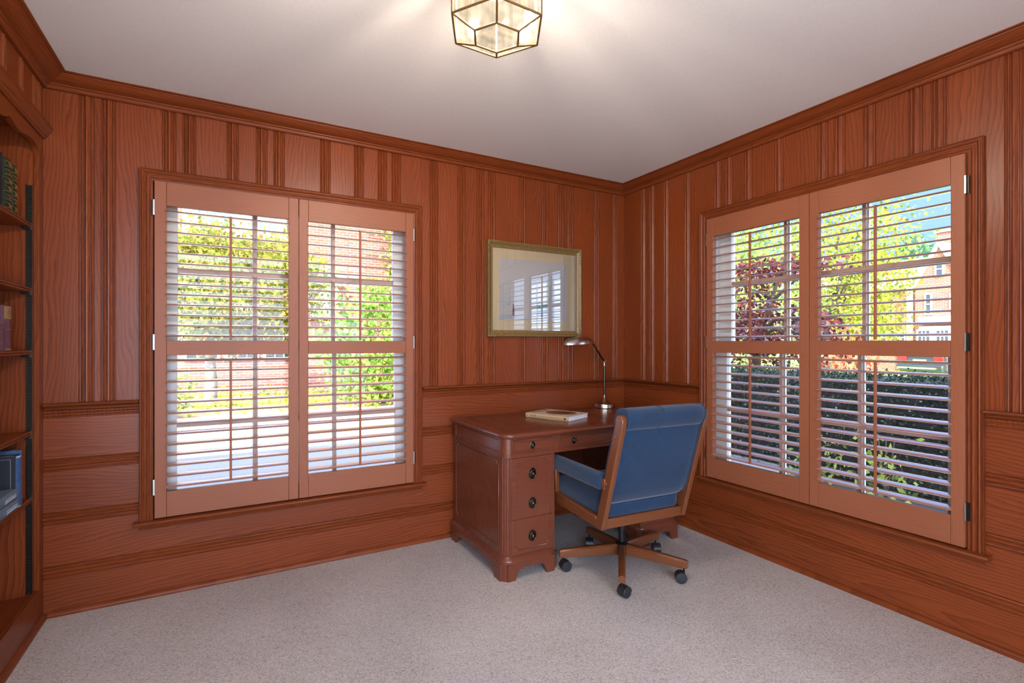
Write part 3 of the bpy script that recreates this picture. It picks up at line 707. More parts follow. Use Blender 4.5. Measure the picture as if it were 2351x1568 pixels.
mb = MB().mat('pages'); mb.box(-L / 2 + .004, L / 2 - .004, -W_ / 2 + .006, W_ / 2 - .005, .0031, T_ - .0029); mb.build('page_block', bk, smooth=0)
def disc(mb, cx, cy, z, rx, ry, n=40): mb.add([(cx + rx * math.cos(2 * PI * k / n), cy + ry * math.sin(2 * PI * k / n), z) for k in range(n)], [tuple(range(n))])
mb = MB().mat('cover_brown'); disc(mb, .020, .016, T_ + .0003, .105, .083)
mb.mat('cover_brown_dark'); disc(mb, .03, .005, T_ + .0005, .06, .028); disc(mb, .055, .045, T_ + .0005, .035, .02); mb.build('cover_picture', bk, smooth=0, recalc=False)
def text(name, body, size, M, mat, parent, ext=.0002):
    cu = bpy.data.curves.new(name, 'FONT'); cu.body = body; cu.size = size; cu.extrude = ext; cu.align_x = 'CENTER'; cu.align_y = 'CENTER'
    o = bpy.data.objects.new(name, cu); C.objects.link(o); dg = bpy.context.evaluated_depsgraph_get()
    me = bpy.data.meshes.new_from_object(o.evaluated_get(dg)); bpy.data.objects.remove(o); bpy.data.curves.remove(cu)
    me.transform(M); me.materials.clear(); me.materials.append(MATS[mat]); me.name = name
    o = bpy.data.objects.new(name, me); C.objects.link(o); o.parent = parent; return o
RZ = lambda a: Matrix.Rotation(a, 4, 'Z'); RX = lambda a: Matrix.Rotation(a, 4, 'X')
# spine text reads from the far end towards the near end
ysp = -W_ / 2 - .0038
text('spine_title', 'MULLER', .0135, Matrix.Translation((-.098, ysp, .0145)) @ RX(PI / 2), 'ink', spn)
text('spine_subtitle', 'COUNTRY OF THE SOUTHWIND', .0105, Matrix.Translation((.022, ysp, .0140)) @ RX(PI / 2), 'ink_soft', spn)
mb = MB().mat('ink'); mb.lathe([(0, -.0006), (.0065, -.0006), (.0065, 0.)], (.137, ysp + .0005, .0145), 16, 'y'); mb.mat('ink_soft'); mb.lathe([(0, -.0006), (.0065, -.0006), (.0065, 0.)], (-.146, ysp + .0005, .0145), 6, 'y'); mb.build('spine_emblem', spn, smooth=0)
text('cover_title', 'MULLER', .050, Matrix.Translation((-.128, .006, T_ + .0004)) @ RZ(PI / 2), 'ink', bk)
text('cover_note', 'COUNTRY', .010, Matrix.Translation((.140, .060, T_ + .0004)) @ RZ(PI / 2), 'ink_soft', bk)
text('cover_note', 'SOUTHWIND', .009, Matrix.Translation((.140, -.06, T_ + .0004)) @ RZ(PI / 2), 'ink_soft', bk)
# ------------------------------------------------------------------ desk lamp
lx, ly, lz = -.300, -.125, .7665
lamp = thing('desk_lamp', 'brushed metal pharmacy lamp with an oval head standing on the desk', 'lamp', (lx, ly, lz))
mb = MB().mat('nickel'); mb.lathe([(0, 0), (.074, 0), (.076, .003), (.076, .026), (.074, .030), (.060, .031), (.050, .036), (.034, .047), (.022, .058), (.014, .068), (.010, .072), (0., .072)], (lx, ly, lz), 48); mb.build('base', lamp, smooth=30)
mb = MB().mat('nickel'); mb.lathe([(0, .070), (.009, .070), (.011, .073), (.011, .079), (.008, .081), (.008, .085), (.011, .087), (.011, .092), (.008, .095), (0, .096)], (lx, ly, lz), 24)
mb.build('collar', lamp, smooth=30)
mb = MB().mat('antique_brass'); mb.tube([(lx, ly, lz + .09), (lx, ly, lz + .315)], .0076, 14); mb.build('pole', lamp)
ja = Vector((lx - .004, ly, lz + .338)); jb = Vector((lx - .113, ly - .005, 1.240))
mb = MB().mat('nickel'); mb.lathe([(0, .300), (.009, .300), (.010, .304), (.010, .316), (.007, .319), (.007, .328), (0, .330)], (lx, ly, lz), 20)
mb.tube([(lx - .014, ly, lz + .329), (lx + .012, ly, lz + .344)], .0068, 12); mb.tube([(lx - .002, ly - .016, lz + .336), (lx - .002, ly + .012, lz + .336)], .0065, 12); mb.build('joint', lamp, smooth=40)
mb = MB().mat('antique_brass'); mb.tube([ja, jb], .0070, 12); mb.build('arm', lamp)
# head: long oval dome, open below
hc = Vector((lx - .236, ly - .008, 1.229)); rings = []
for k in range(9):
    a = PI / 2 * k / 8; s = math.cos(a); z = .058 * math.sin(a)
    rings.append([(.133 * (s if s > .02 else .02) * math.cos(t) , .060 * (s if s > .02 else .02) * math.sin(t), z * (1. + .10 * math.cos(t))) for t in [2 * PI * j / 40 for j in range(40)]])
inner = [[(x * .97, y * .95, max(z - .003, -.0)) for x, y, z in r] for r in rings]
mb = MB(); mb.T = Matrix.Translation(hc) @ Matrix.Rotation(math.radians(-3), 4, 'Y'); mb.mat('nickel_bright')
mb.loft(rings, cap=False, axis=0); mb.add(rings[-1], [tuple(range(40))]); mb.loft([rings[0], inner[0]], cap=False); mb.loft(inner, cap=False); mb.add(inner[-1], [tuple(range(40))])
hd = mb.build('lamp_head', lamp, smooth=50)
mb = MB().mat('nickel_bright'); mb.tube([jb + Vector((.012, 0, -.005)), jb + Vector((-.014, 0, .001))], .009, 14); mb.build('head_swivel', hd, smooth=40)
# ------------------------------------------------------------------ picture on the wall
pic = thing('framed_picture', 'gilt framed seascape watercolour under glass hanging over the desk', 'picture', (-.820, 0., 1.28))
PX0, PX1, PZ0, PZ1 = -1.202, -.437, 1.281, 1.922
FP = [(0., .0), (0., .008), (.003, .010), (.006, .010), (.008, .013), (.013, .013), (.018, .016), (.026, .022), (.033, .030), (.037, .033), (.041, .032), (.044, .026), (.044, .0)]
ix0, ix1, iz0, iz1 = PX0 + .044, PX1 - .044, PZ0 + .044, PZ1 - .044
mb = MB().mat('gold_leaf')
rows = [[(ix0 - o, -.004 - h, iz0 - o), (ix1 + o, -.004 - h, iz0 - o), (ix1 + o, -.004 - h, iz1 + o), (ix0 - o, -.004 - h, iz1 + o)] for o, h in FP]
mb.loft(rows, cap=False); mb.build('frame', pic, smooth=25)
mb = MB().mat('gold_leaf')
for cx, cz, sx, sz in ((PX0, PZ0, 1, 1), (PX1, PZ0, -1, 1), (PX1, PZ1, -1, -1), (PX0, PZ1, 1, -1)):
    for k in range(22):
        d = .006 + .0052 * k; rr = .0085 * (1 - .55 * k / 22.)
        for ax in (0, 1):
            o = .0075 + .004 * math.sin(k * 1.9); px = cx + sx * (d if ax == 0 else o); pz = cz + sz * (o if ax == 0 else d)
            mb.lathe([(.0, -.006), (rr * .7, -.0045), (rr, .0)], (px, -.034 + .003 * (k % 3), pz), 8, 'y')
for k in range(95):
    x = PX0 + .12 + k * (PX1 - PX0 - .24) / 94
    for z in (PZ0 + .0045, PZ1 - .0045): mb.lathe([(.0, -.003), (.0028, -.002), (.0034, .0)], (x, -.0345, z), 6, 'y')
for k in range(70):
    z = PZ0 + .12 + k * (PZ1 - PZ0 - .24) / 69
    for x in (PX0 + .0045, PX1 - .0045): mb.lathe([(.0, -.003), (.0028, -.002), (.0034, .0)], (x, -.0345, z), 6, 'y')
mb.build('frame_ornament', pic, smooth=60)
def flat(mb, mat, pts, y): mb.mat(mat); mb.add([(x, y, z) for x, z in pts], [tuple(range(len(pts)))])
mb = MB(); flat(mb, 'mat_board', [(ix0 - .004, iz0 - .004), (ix1 + .004, iz0 - .004), (ix1 + .004, iz1 + .004), (ix0 - .004, iz1 + .004)], -.0060)
mb.build('mat_board', pic, smooth=0, recalc=False)
ax0, ax1, az0, az1 = -1.103, -.551, 1.395, 1.811; q = lambda u, v: (ax0 + (ax1 - ax0) * u, az0 + (az1 - az0) * v)
mb = MB(); flat(mb, 'wash_sand', [(ax0 - .002, az0 - .002), (ax1 + .002, az0 - .002), (ax1 + .002, az1 + .002), (ax0 - .002, az1 + .002)], -.0064)
flat(mb, 'water_paper', [(ax0, az0), (ax1, az0), (ax1, az1), (ax0, az1)], -.0067)
def blob(mat, cu, cv, ru, rv, y, n=18, jit=.18, rot=0.):
    pts = []
    for k in range(n):
        a = 2 * PI * k / n; j = 1 + R.uniform(-jit, jit); u, v = ru * math.cos(a) * j, rv * math.sin(a) * j
        pts.append(q(cu + u * math.cos(rot) - v * math.sin(rot), cv + u * math.sin(rot) + v * math.cos(rot)))
    flat(mb, mat, pts, y)
y = -.0070
for k in range(7): blob('wash_blue', .02 + .09 * k, .30 + R.uniform(-.008, .008), .055, .006, y, 14, .3)
for k in range(9): blob(R.choice(['wash_blue', 'wash_grey']), R.uniform(.02, .30), R.uniform(.01, .10), R.uniform(.05, .12), R.uniform(.004, .010), y - .00002 * k, 14, .35)
for k in range(5): blob('wash_sand', R.uniform(.06, .30), R.uniform(.10, .17), .07, .008, y - .0002 - .00002 * k, 14, .3)
flat(mb, 'wash_blue', [q(.125, .26), q(.150, .255), q(.155, .37), q(.143, .40)], y - .0005); blob('wash_grey', .125, .255, .03, .010, y - .0006)
flat(mb, 'wash_grey', [q(.05, .215), q(.068, .205), q(.055, .25)], y - .0005)
flat(mb, 'wash_plum', [q(.175, .075), q(.215, .075), q(.205, .22), q(.185, .22)], y - .0005); flat(mb, 'wash_dark', [q(.183, .13), q(.206, .12), q(.198, .26), q(.190, .27)], y - .0006); blob('wash_dark', .193, .245, .012, .016, y - .0007)
blob('wash_grey', .185, .065, .06, .008, y - .0004, 14, .3)
# pale ship, large in the middle distance, glass reflection painted into its shape
flat(mb, 'wash_green', [q(.545, .075), q(.685, .060), q(.690, .30), q(.535, .30)], y - .0003)
for u0, u1, v0, v1 in ((.545, .60, .34, .66), (.60, .655, .33, .72), (.655, .70, .33, .58)): flat(mb, 'wash_sand', [q(u0, v0), q(u1 - .006, v0), q(u1 - .012, v1), q(u0 + .010, v1)], y - .0003)
flat(mb, 'wash_grey', [q(.53, .695), q(.60, .735), q(.68, .745), q(.60, .715)], y - .0004)
for u in (.60, .69): flat(mb, 'wash_grey', [q(u, .08), q(u + .008, .08), q(u + .006, .74), q(u + .002, .74)], y - .0005)
mb.build('watercolour', pic, smooth=0, recalc=False)
mb = MB().mat('picture_glass'); mb.box(ix0 - .003, ix1 + .003, -.0110, -.0095, iz0 - .003, iz1 + .003); mb.build('glass', pic, smooth=0)
mb = MB().mat('mahogany'); mb.box(PX0 + .02, PX1 - .02, -.0055, -.0025, PZ0 + .02, PZ1 - .02); mb.build('backing', pic, smooth=0)
# ------------------------------------------------------------------ desk chair (local frame: +y is where the sitter looks)
ch = thing('desk_chair', 'blue upholstered swivel chair with oak frame drawn up to the desk', 'chair', (-.822, -.885, 0.), math.radians(-4.), None, local=True)
CX_ = -.030
def rbox(mb, x0, x1, y0, y1, z0, z1, r, n=5):
    """softly rounded cushion block"""
    rings = []
    for k in range(2 * n + 2):
        if k <= n: a = PI / 2 * k / n; i, z = r * (1 - math.sin(a)), z0 + r * (1 - math.cos(a))
        else: a = PI / 2 * (k - n - 1) / n; i, z = r * (1 - math.cos(a)), z1 - r * (1 - math.sin(a))
        p = []
        for cx, cy, a0 in ((x1 - r, y1 - r, 0.), (x0 + r, y1 - r, PI / 2), (x0 + r, y0 + r, PI), (x1 - r, y0 + r, 1.5 * PI)):
            for q_ in range(n + 1):
                t = a0 + PI / 2 * q_ / n; rr = r - i
                p.append((cx + rr * math.cos(t), cy + rr * math.sin(t), z))
        rings.append(p)
    mb.loft(rings, axis=1)
HW = .252
for s in (-1, 1):
    xo = CX_ + s * HW; a, b = xo - .0135, xo + .0135
    mb = MB().mat('oak_chair'); mb.prism([(-.243, .336), (.205, .345), (.228, .362), (.232, .412), (-.19, .392)], 'yz', a, b, axis=1)
    po = [(-.246, .336), (-.188, .338), (-.352, .870)]
    for k in range(9): t = math.radians(10 + 160 * k / 8); po.append((-.3785 + .0275 * math.cos(t), .882 + .0275 * math.sin(t)))
    po.append((-.406, .868))
    mb.prism(po, 'yz', a - .0005, b + .0005, axis=(0, -.28, .96))
    mb.prism([(.188, .400), (.227, .400), (.232, .535), (.192, .535)], 'yz', a - .0003, b + .0003, axis=2)
    fr_ = mb.centre().build('side_frame', ch, bevel=.005, seg=3)
    mb = MB().mat('oak_chair'); mb.tube([(xo - s * .0, -.250, .566), (xo, -.285, .572)], .017, 14); mb.prism([(-.246, .545), (-.246, .590), (-.275, .592), (-.275, .548)], 'yz', a - .004, b + .004, axis=1); mb.build('arm_bracket', fr_, bevel=.003)
    for yy, zz in ((-.345, .805), (-.262, .545)):
        mb = MB().mat('oak_chair'); xx = xo + s * .0135; mb.lathe([(0, .004 * s), (.004, .0036 * s), (.0065, .0018 * s), (.007, -.002 * s)], (xx, yy - .005, zz), 14, 'x'); mb.build('wood_plug', fr_, smooth=50)
    mb = MB().mat('blue_fabric'); rbox(mb, xo - .030, xo + .030, -.248, .238, .530, .610, .022); mb.build('armrest_pad', ch, smooth=60)
mb = MB().mat('oak_chair'); mb.box(CX_ - HW + .012, CX_ + HW - .012, -.243, -.222, .337, .386, 0); mb.centre().build('rear_rail', ch, bevel=.004)
mb = MB().mat('oak_chair'); mb.box(CX_ - HW + .012, CX_ + HW - .012, .206, .229, .346, .405, 0); mb.centre().build('front_rail', ch, bevel=.004)
mb = MB().mat('black_metal'); mb.box(CX_ - .235, CX_ + .235, -.218, .202, .352, .372); mb.build('seat_plate', ch, smooth=0)
mb = MB().mat('blue_fabric'); rbox(mb, CX_ - .237, CX_ + .237, -.238, .255, .374, .488, .040); seat = mb.build('seat_cushion', ch, smooth=60)
mb = MB().mat('blue_fabric')
mb.tube([(CX_ - .222, -.2385, .448), (CX_ + .222, -.2385, .448)], .0042, 8)
for u in (-.12, .10):
    mb.tube([(CX_ + u, -.2385, .446), (CX_ + u - .008, -.236, .472), (CX_ + u - .022, -.215, .489)], .004, 8)
mb.build('seat_welt', seat, smooth=60)
# back: reclined pad with a rolled head
def back_sec():
    """(y, z) outline, rear side first from the bottom up, then over the roll and down the front"""
    P = []; ln = lambda z: -.236 - .278 * (z - .45)
    for z, o in ((.455, .0), (.475, .022), (.52, .034), (.58, .038), (.66, .040), (.74, .041), (.805, .040), (.835, .037)): P.append((ln(z) - o, z))
    for z, o in ((.838, .044), (.850, .054), (.870, .061), (.892, .062), (.912, .055), (.928, .039), (.937, .015), (.938, -.012), (.930, -.036), (.913, -.054), (.890, -.062), (.866, -.060)): P.append((ln(z) - o, z))
    for z, o in ((.846, -.046), (.80, -.054), (.72, -.058), (.62, -.058), (.52, -.055), (.475, -.044), (.455, -.022)): P.append((ln(z) - o, z))
    return P
S_ = back_sec(); cy_ = sum(p[0] for p in S_) / len(S_); cz_ = sum(p[1] for p in S_) / len(S_)
rings = []; bw = .2365
for k in range(15):
    u = -1 + 2 * k / 14.; x = CX_ + bw * math.sin(u * PI / 2) if abs(u) < 1 else CX_ + bw * u
    f = (1 - .16 * max(0., (abs(math.sin(u * PI / 2)) - .80) / .20) ** 2.2)
    crown = 1 + .05 * (1 - (math.sin(u * PI / 2)) ** 2)
    r_ = []
    for y_, z_ in S_:
        ax = -.236 - .278 * (z_ - .45); r_.append((x, ax + (y_ - ax) * f * crown, cz_ + (z_ - cz_) * (1 - (1 - f) * .16)))
    rings.append(r_)
mb = MB().mat('blue_fabric'); mb.loft(rings, axis=0); bkp = mb.build('back_cushion', ch, smooth=50)
mb = MB().mat('blue_fabric'); lnf = lambda z: -.236 - .278 * (z - .45)
pts = []
for k, (y_, z_) in enumerate(S_[7:18]):
    ax = -.236 - .278 * (z_ - .45); pts.append((CX_ - .060 + .030 * math.sin(PI * k / 10.), ax + (y_ - ax) * 1.052, z_ + .0006))
mb.tube(pts, .0030, 6)
for s in (-1, 1): mb.tube([(CX_ + s * bw * .985, lnf(z) - o, z) for z, o in ((.48, .022), (.60, .036), (.74, .038), (.83, .038), (.86, .054), (.90, .056), (.93, .030), (.936, -.01), (.92, -.044))], .0042, 8)
mb.build('piping', bkp, smooth=60)
ox, oy = .014, .0
mb = MB().mat('black_metal'); mb.lathe([(0, .350), (.030, .350), (.030, .330), (.0225, .326), (.0225, .215), (.0185, .212), (.0185, .150), (.030, .146), (.036, .140), (.036, .084), (.030, .078), (0, .078)], (ox, oy, 0.), 24); mb.build('column', ch, smooth=35)
mb = MB().mat('black_metal'); mb.box(ox - .09, ox + .06, -.10, .10, .340, .3525); mb.build('swivel_plate', ch, smooth=0)
for k in range(5):
    a = math.radians(12.5 + 72 * k + 4.); d = Vector((math.cos(a), math.sin(a), 0)); e = Vector((-d.y, d.x, 0)); c0 = Vector((ox, oy, 0))
    mb = MB().mat('oak_chair'); rings = []
    for r0, wd, zt, zb in ((.026, .020, .140, .084), (.12, .019, .135, .082), (.26, .0175, .124, .077), (.335, .0165, .118, .076), (.348, .0150, .114, .079)):
        p = c0 + d * r0; h = .004
        rings.append([p + e * x + Vector((0, 0, z)) for x, z in ((-wd + h, zb), (wd - h, zb), (wd, zb + h), (wd, zt - h * 2), (wd - h * 2, zt), (-wd + h * 2, zt), (-wd, zt - h * 2), (-wd, zb + h))])
    mb.loft(rings, axis=tuple(d)); lg = mb.centre().build('leg', ch, smooth=30)
    tip = c0 + d * .330; sw = a + (.9, -.5, .25, -.75, .4)[k]; f = Vector((math.cos(sw), math.sin(sw), 0)); g_ = Vector((-f.y, f.x, 0)); wc = tip - f * .016 + Vector((0, 0, .0275))
    mb = MB(axis=0).mat('black_plastic')
    mb.T = Matrix.Translation(wc) @ Matrix(((g_.x, f.x, 0, 0), (g_.y, f.y, 0, 0), (0, 0, 1, 0), (0, 0, 0, 1)))
    for s in (-1, 1): mb.lathe([(0, s * .004), (.024, s * .004), (.0275, s * .008), (.0275, s * .021), (.025, s * .0235), (.010, s * .0245), (0, s * .024)], (0, 0, 0), 24, 'x')
    hood = []
    for q_ in range(9):
        t = math.radians(-10 + 190 * q_ / 8); hood.append([(x, .0295 * math.cos(t), .0295 * math.sin(t)) for x in (-.0225, .0225)] + [(x, .0262 * math.cos(t), .0262 * math.sin(t)) for x in (.0225, -.0225)])
    mb.loft(hood); mb.T = None; mb.mat('black_metal').tube([tip + Vector((0, 0, .050)), tip + Vector((0, 0, .080))], .0055, 10); mb.build('caster', lg, smooth=40)
# ------------------------------------------------------------------ ceiling lantern
lc = Vector((-2.0018, -1.6839, 0.)); fwv = Vector((math.sin(math.radians(29.3445)), math.cos(math.radians(29.3445)), 0))
lan = thing('ceiling_light', 'faceted brass and frosted glass lantern mounted on the ceiling', 'ceiling light', (lc.x, lc.y, H))
def hexring(r, z): 
    a0 = math.atan2(-fwv.y, -fwv.x) + .035
    return [Vector((lc.x + r * math.cos(a0 + PI / 3 * k), lc.y + r * math.sin(a0 + PI / 3 * k), z)) for k in range(6)]
rg = [hexring(.0735, 2.143), hexring(.1455, 2.169), hexring(.1455, 2.350), hexring(.085, 2.405)]
def ctr(p, c, k): return c + (p - c) * k
mid = Vector((lc.x, lc.y, 2.26))
fcs = [list(rg[0])] + [[rg[i][k], rg[i][(k + 1) % 6], rg[i + 1][(k + 1) % 6], rg[i + 1][k]] for i in range(3) for k in range(6)]
for nm, sel in (('bottom_glass', fcs[:1]), ('lower_glass', fcs[1:7]), ('side_glass', fcs[7:13]), ('top_glass', fcs[13:19])):
    mb = MB().mat({'top_glass': 'lantern_top_glass', 'side_glass': 'lantern_glass'}.get(nm, 'lantern_base_glass'))
    for f in sel: mb.add(f, [tuple(range(len(f)))])
    mb.build(nm, lan, smooth=0, recalc=False)
mb = MB().mat('came_brass')
for i in range(4):
    for k in range(6):
        mb.tube([rg[i][k], rg[i][(k + 1) % 6]], .0034, 8)
        if i < 3: mb.tube([rg[i][k], rg[i + 1][k]], .0034, 8)
mb.build('came', lan, smooth=60)
mb = MB().mat('brass'); mb.lathe([(0, 2.395), (.060, 2.395), (.085, 2.402), (.088, 2.408), (.080, 2.416), (.072, 2.430), (.070, H - .0005), (0, H - .0005)], (lc.x, lc.y, 0), 36); mb.build('canopy', lan, smooth=30)
for k in range(3):
    a = 2 * PI * k / 3 + .4; bxx, byy = lc.x + .050 * math.cos(a), lc.y + .050 * math.sin(a)
    mb = MB().mat('brass'); mb.tube([(bxx, byy, 2.395), (bxx, byy, 2.335)], .013, 12); so = mb.build('lamp_socket', lan)
    mb = MB().mat('bulb_glow'); mb.lathe([(0, -.026), (.006, -.023), (.0105, -.012), (.0115, -.002), (.0105, .008), (.007, .017), (.006, .019), (0., .019)], (bxx, byy, 2.316), 20); mb.build('bulb', so, smooth=60)
# ------------------------------------------------------------------ outdoors: ground and our own house above the room
GZ = -.15
def ground(name, m, x0, x1, y0, y1, z, label, cat): return struct(MB().mat(m).box(x0, x1, y0, y1, z - .1, z, 0).build(name, smooth=0), label, cat)
ground('driveway', 'asphalt', -14., 4.0, .20, 4.12, GZ, 'grey asphalt driveway outside the window', 'driveway')
ground('kerb', 'concrete', -14., 4.0, 4.12, 4.95, GZ + .02, 'pale concrete kerb strip beyond the driveway', 'kerb')
ground('lawn_strip', 'dry_grass', -14., 4.0, 4.95, 6.2, GZ, 'thin strip of dry grass beyond the kerb', 'grass')
ground('garden_bed', 'mulch', -14., 4.0, 6.2, 13.2, GZ, 'mulched garden bed by the brick house', 'flower bed')
ground('lawn', 'lawn_grass', 4.0, 70., -40., 60., GZ - .005, 'sunlit lawn beyond the hedge', 'lawn')
ground('path', 'concrete', .20, 2.1, -12., .20, GZ - .01, 'unseen pale concrete strip added to bounce light up onto the louvres', 'path')  # unseen pale strip, added to brighten the louvre undersides
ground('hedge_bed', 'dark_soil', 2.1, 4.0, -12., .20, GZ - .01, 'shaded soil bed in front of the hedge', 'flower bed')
ground('bounce_ground', 'bounce_paving', -20., .20, -24., YE, -.06, 'unseen pale ground added to bounce light into the room', 'bounce_ground')  # unseen pale ground, added to reflect sunlight through the open back
mb = MB().mat('brick'); mb.box(-16., .19, -5.9, .19, 2.62, 5.4, 0); mb.box(-16., -4.2, YE, .19, -.2, 2.62, 0); mb.mat('roof_slate'); mb.prism([(-6.2, 5.4), (.5, 5.4), (-2.8, 6.9)], 'yz', -16.3, .5, axis=0)  # unseen mass, stretched to shade the driveway and the open back
struct(mb.build('roof', smooth=0), 'unseen upper storey and roof, extended past the room to block sun', 'roof')
# ------------------------------------------------------------------ plants
def cloud(mb, m, c, rad, n, size, clumps=30, shell=.55, ratio=.6, spread=.30):
    mb.mat(m); cs = []
    for _ in range(clumps):
        v = Vector((R.gauss(0, 1), R.gauss(0, 1), R.gauss(0, 1))).normalized() * (shell + (1 - shell) * R.random() ** .5)
        cs.append(Vector((c[0] + v.x * rad[0], c[1] + v.y * rad[1], c[2] + v.z * rad[2])))
    for k in range(n):
        q = cs[k % clumps]; s = spread
        mb.card((q.x + R.gauss(0, s * rad[0]), q.y + R.gauss(0, s * rad[1]), q.z + R.gauss(0, s * rad[2])), size * R.uniform(.7, 1.3), ratio=ratio)
def tree(name, label, base, crown_c, rad, m, n, size, trunk_r, bark='bark', fork=1., cat='tree', clumps=40, group=None, branches=7, lean=(0, 0), **kw):
    t = thing(name, label, cat, base, 0., group); b = Vector(base); cc = Vector(crown_c); ft = b + (cc - b) * .0 + Vector((lean[0], lean[1], fork))
    mb = MB().mat(bark); mb.tube([b, b + (ft - b) * .5 + Vector((.03, 0, 0)), ft], [trunk_r * 1.25, trunk_r, trunk_r * .8], 10)
    for k in range(branches):
        a = 2 * PI * k / branches + R.uniform(-.3, .3); e = Vector((cc.x + rad[0] * .65 * math.cos(a), cc.y + rad[1] * .65 * math.sin(a), cc.z + rad[2] * R.uniform(-.45, .5)))
        m_ = ft.lerp(e, .5) + Vector((0, 0, .12 * rad[2])); mb.tube([ft - Vector((0, 0, .06)), m_, e], [trunk_r * .55, trunk_r * .32, trunk_r * .12], 6)
    mb.build('trunk', t, smooth=60)
    mb = MB(); cloud(mb, m, crown_c, rad, n, size, clumps, **kw); mb.build('crown', t, smooth=0, recalc=False)
    return t
tree('ornamental_tree', 'small golden leaved tree in front of the brick house, seen past the driveway', (-3.03, 9.45, GZ), (-2.45, 9.5, 2.42), (1.75, 1.3, 1.22), 'leaf_gold', 16000, .105, .115, fork=1.15, clumps=110, spread=.15, bark='bark_mid')
t = thing('shrub', 'tall bright green shrub against the brick house', 'shrub', (.15, 8.5, GZ))
mb = MB().mat('bark'); [mb.tube([(.15 + .1 * k, 8.5, GZ), (.05 + .25 * k, 8.5, 1.2)], .02, 6) for k in (-1, 0, 1)]; mb.build('stems', t)
mb = MB(); cloud(mb, 'leaf_green', (.15, 8.5, 1.10), (.95, .7, 1.25), 3600, .125, 40, .5, .7, .22); mb.build('foliage', t, smooth=0, recalc=False)
t = thing('shrub', 'low lime green bush at the foot of the golden tree', 'shrub', (-3.75, 8.1, GZ))
mb = MB(); cloud(mb, 'leaf_lime', (-3.75, 8.1, .28), (.42, .4, .45), 700, .10, 18, .4, .7, .3); mb.build('foliage', t, smooth=0, recalc=False)
mb = MB().mat('bark'); mb.tube([(-3.75, 8.1, GZ), (-3.74, 8.1, .2)], .02, 6); mb.build('stems', t)
t = thing('climbing_vine', 'leafy vine climbing the brick wall beside the drive', 'vine', (1.75, 12.6, GZ))
mb = MB(); cloud(mb, 'leaf_lime', (1.95, 12.6, 3.1), (.50, .22, 2.4), 2400, .15, 40, .4, .6, .25); mb.build('foliage', t, smooth=0, recalc=False)
mb = MB().mat('bark_dark'); mb.tube([(1.85, 12.9, GZ), (1.9, 12.85, 5.4)], .03, 6)
for z in (3.95, 4.62): mb.tube([(1.05, 12.9, z + .02), (1.9, 12.88, z)], .018, 5)
mb.build('stems', t)
mb = MB().mat('leaf_cover')
for k in range(3600): mb.card((R.uniform(-5.2, 1.9), R.uniform(8.0, 11.6), GZ + R.uniform(.02, .30) * R.random() + .03), R.uniform(.07, .15))
tag(mb.build('groundcover', smooth=0, recalc=False), 'yellow green leafy groundcover in the bed below the brick house', 'groundcover', kind='stuff')
# hedge
hg = thing('hedge', 'dark clipped hedge outside the window beside the chair', 'hedge', (3.35, 1., GZ))
mb = MB().mat('dark_void'); mb.box(2.80, 3.90, -8., 10., GZ, .86, 1); mb.build('dark_core', hg, smooth=0)  # solid near-black core, shade inside the hedge put into its colour
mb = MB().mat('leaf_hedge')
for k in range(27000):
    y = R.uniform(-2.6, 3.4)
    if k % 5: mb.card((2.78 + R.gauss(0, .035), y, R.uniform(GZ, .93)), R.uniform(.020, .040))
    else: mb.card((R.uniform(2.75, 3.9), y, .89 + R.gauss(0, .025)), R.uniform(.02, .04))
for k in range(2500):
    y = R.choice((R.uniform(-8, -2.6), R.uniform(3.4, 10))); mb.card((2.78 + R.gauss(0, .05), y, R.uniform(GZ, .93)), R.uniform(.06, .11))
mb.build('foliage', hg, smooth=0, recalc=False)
for k, (x, y, h, lab) in enumerate(((2.35, -.75, .55, 'young leafy shrub under the hedge, the taller of two'), (2.35, -.1, .42, 'young leafy shrub under the hedge, the shorter of two'))):  # yellow-green leaves stand in for sun flecks at the foot of the hedge
    t = thing('young_shrub', lab, 'shrub', (x, y, GZ - .01), 0., 'young shrubs under the hedge')
    mb = MB(); cloud(mb, 'leaf_lime', (x, y, GZ + h * .5), (.22, .28, h * .55), 150, .062, 14, .3, .55, .35); mb.build('foliage', t, smooth=0, recalc=False)
    mb = MB().mat('bark_dark'); [mb.tube([(x, y, GZ - .02), (x + .08 * j, y + .1 * j, GZ + h)], .006, 5) for j in (-1, 0, 1)]; mb.build('stems', t)
mp_ = thing('maple_tree', 'dark plum leaved maple beyond the hedge', 'tree', (5.0, 2.4, GZ))
mb = MB().mat('bark_dark'); mb.tube([(5.0, 2.4, GZ), (5.0, 2.35, .9), (4.9, 2.2, 1.6)], [.09, .075, .06], 10)
for e in ((4.5, 1.25, 2.25), (4.6, 1.6, 2.5), (5.2, 2.9, 2.3), (4.5, .9, 1.3), (4.6, 1.3, 1.6)): mb.tube([(4.95, 2.3, 1.3), (4.8, 1.9, (1.3 + e[2]) / 2 + .15), e], [.045, .03, .012], 7)
mb.build('trunk', mp_, smooth=60)
mb = MB(); cloud(mb, 'leaf_plum', (4.75, 1.95, 1.30), (.70, 1.05, .50), 1900, .085, 34, .4, .6, .22)
cloud(mb, 'leaf_plum', (4.7, 1.75, 2.36), (.55, .85, .13), 800, .085, 18, .4, .6, .3); cloud(mb, 'leaf_plum', (4.8, 2.5, 1.95), (.4, .40, .55), 700, .085, 14, .4, .6, .3)
mb.build('crown', mp_, smooth=0, recalc=False)
t = thing('shrub', 'low red leaved shrub beyond the hedge', 'shrub', (6.9, 2.1, GZ))
mb = MB(); cloud(mb, 'leaf_red', (6.9, 2.1, .95), (.5, .62, .55), 650, .10, 20, .4, .6, .3); mb.build('foliage', t, smooth=0, recalc=False)
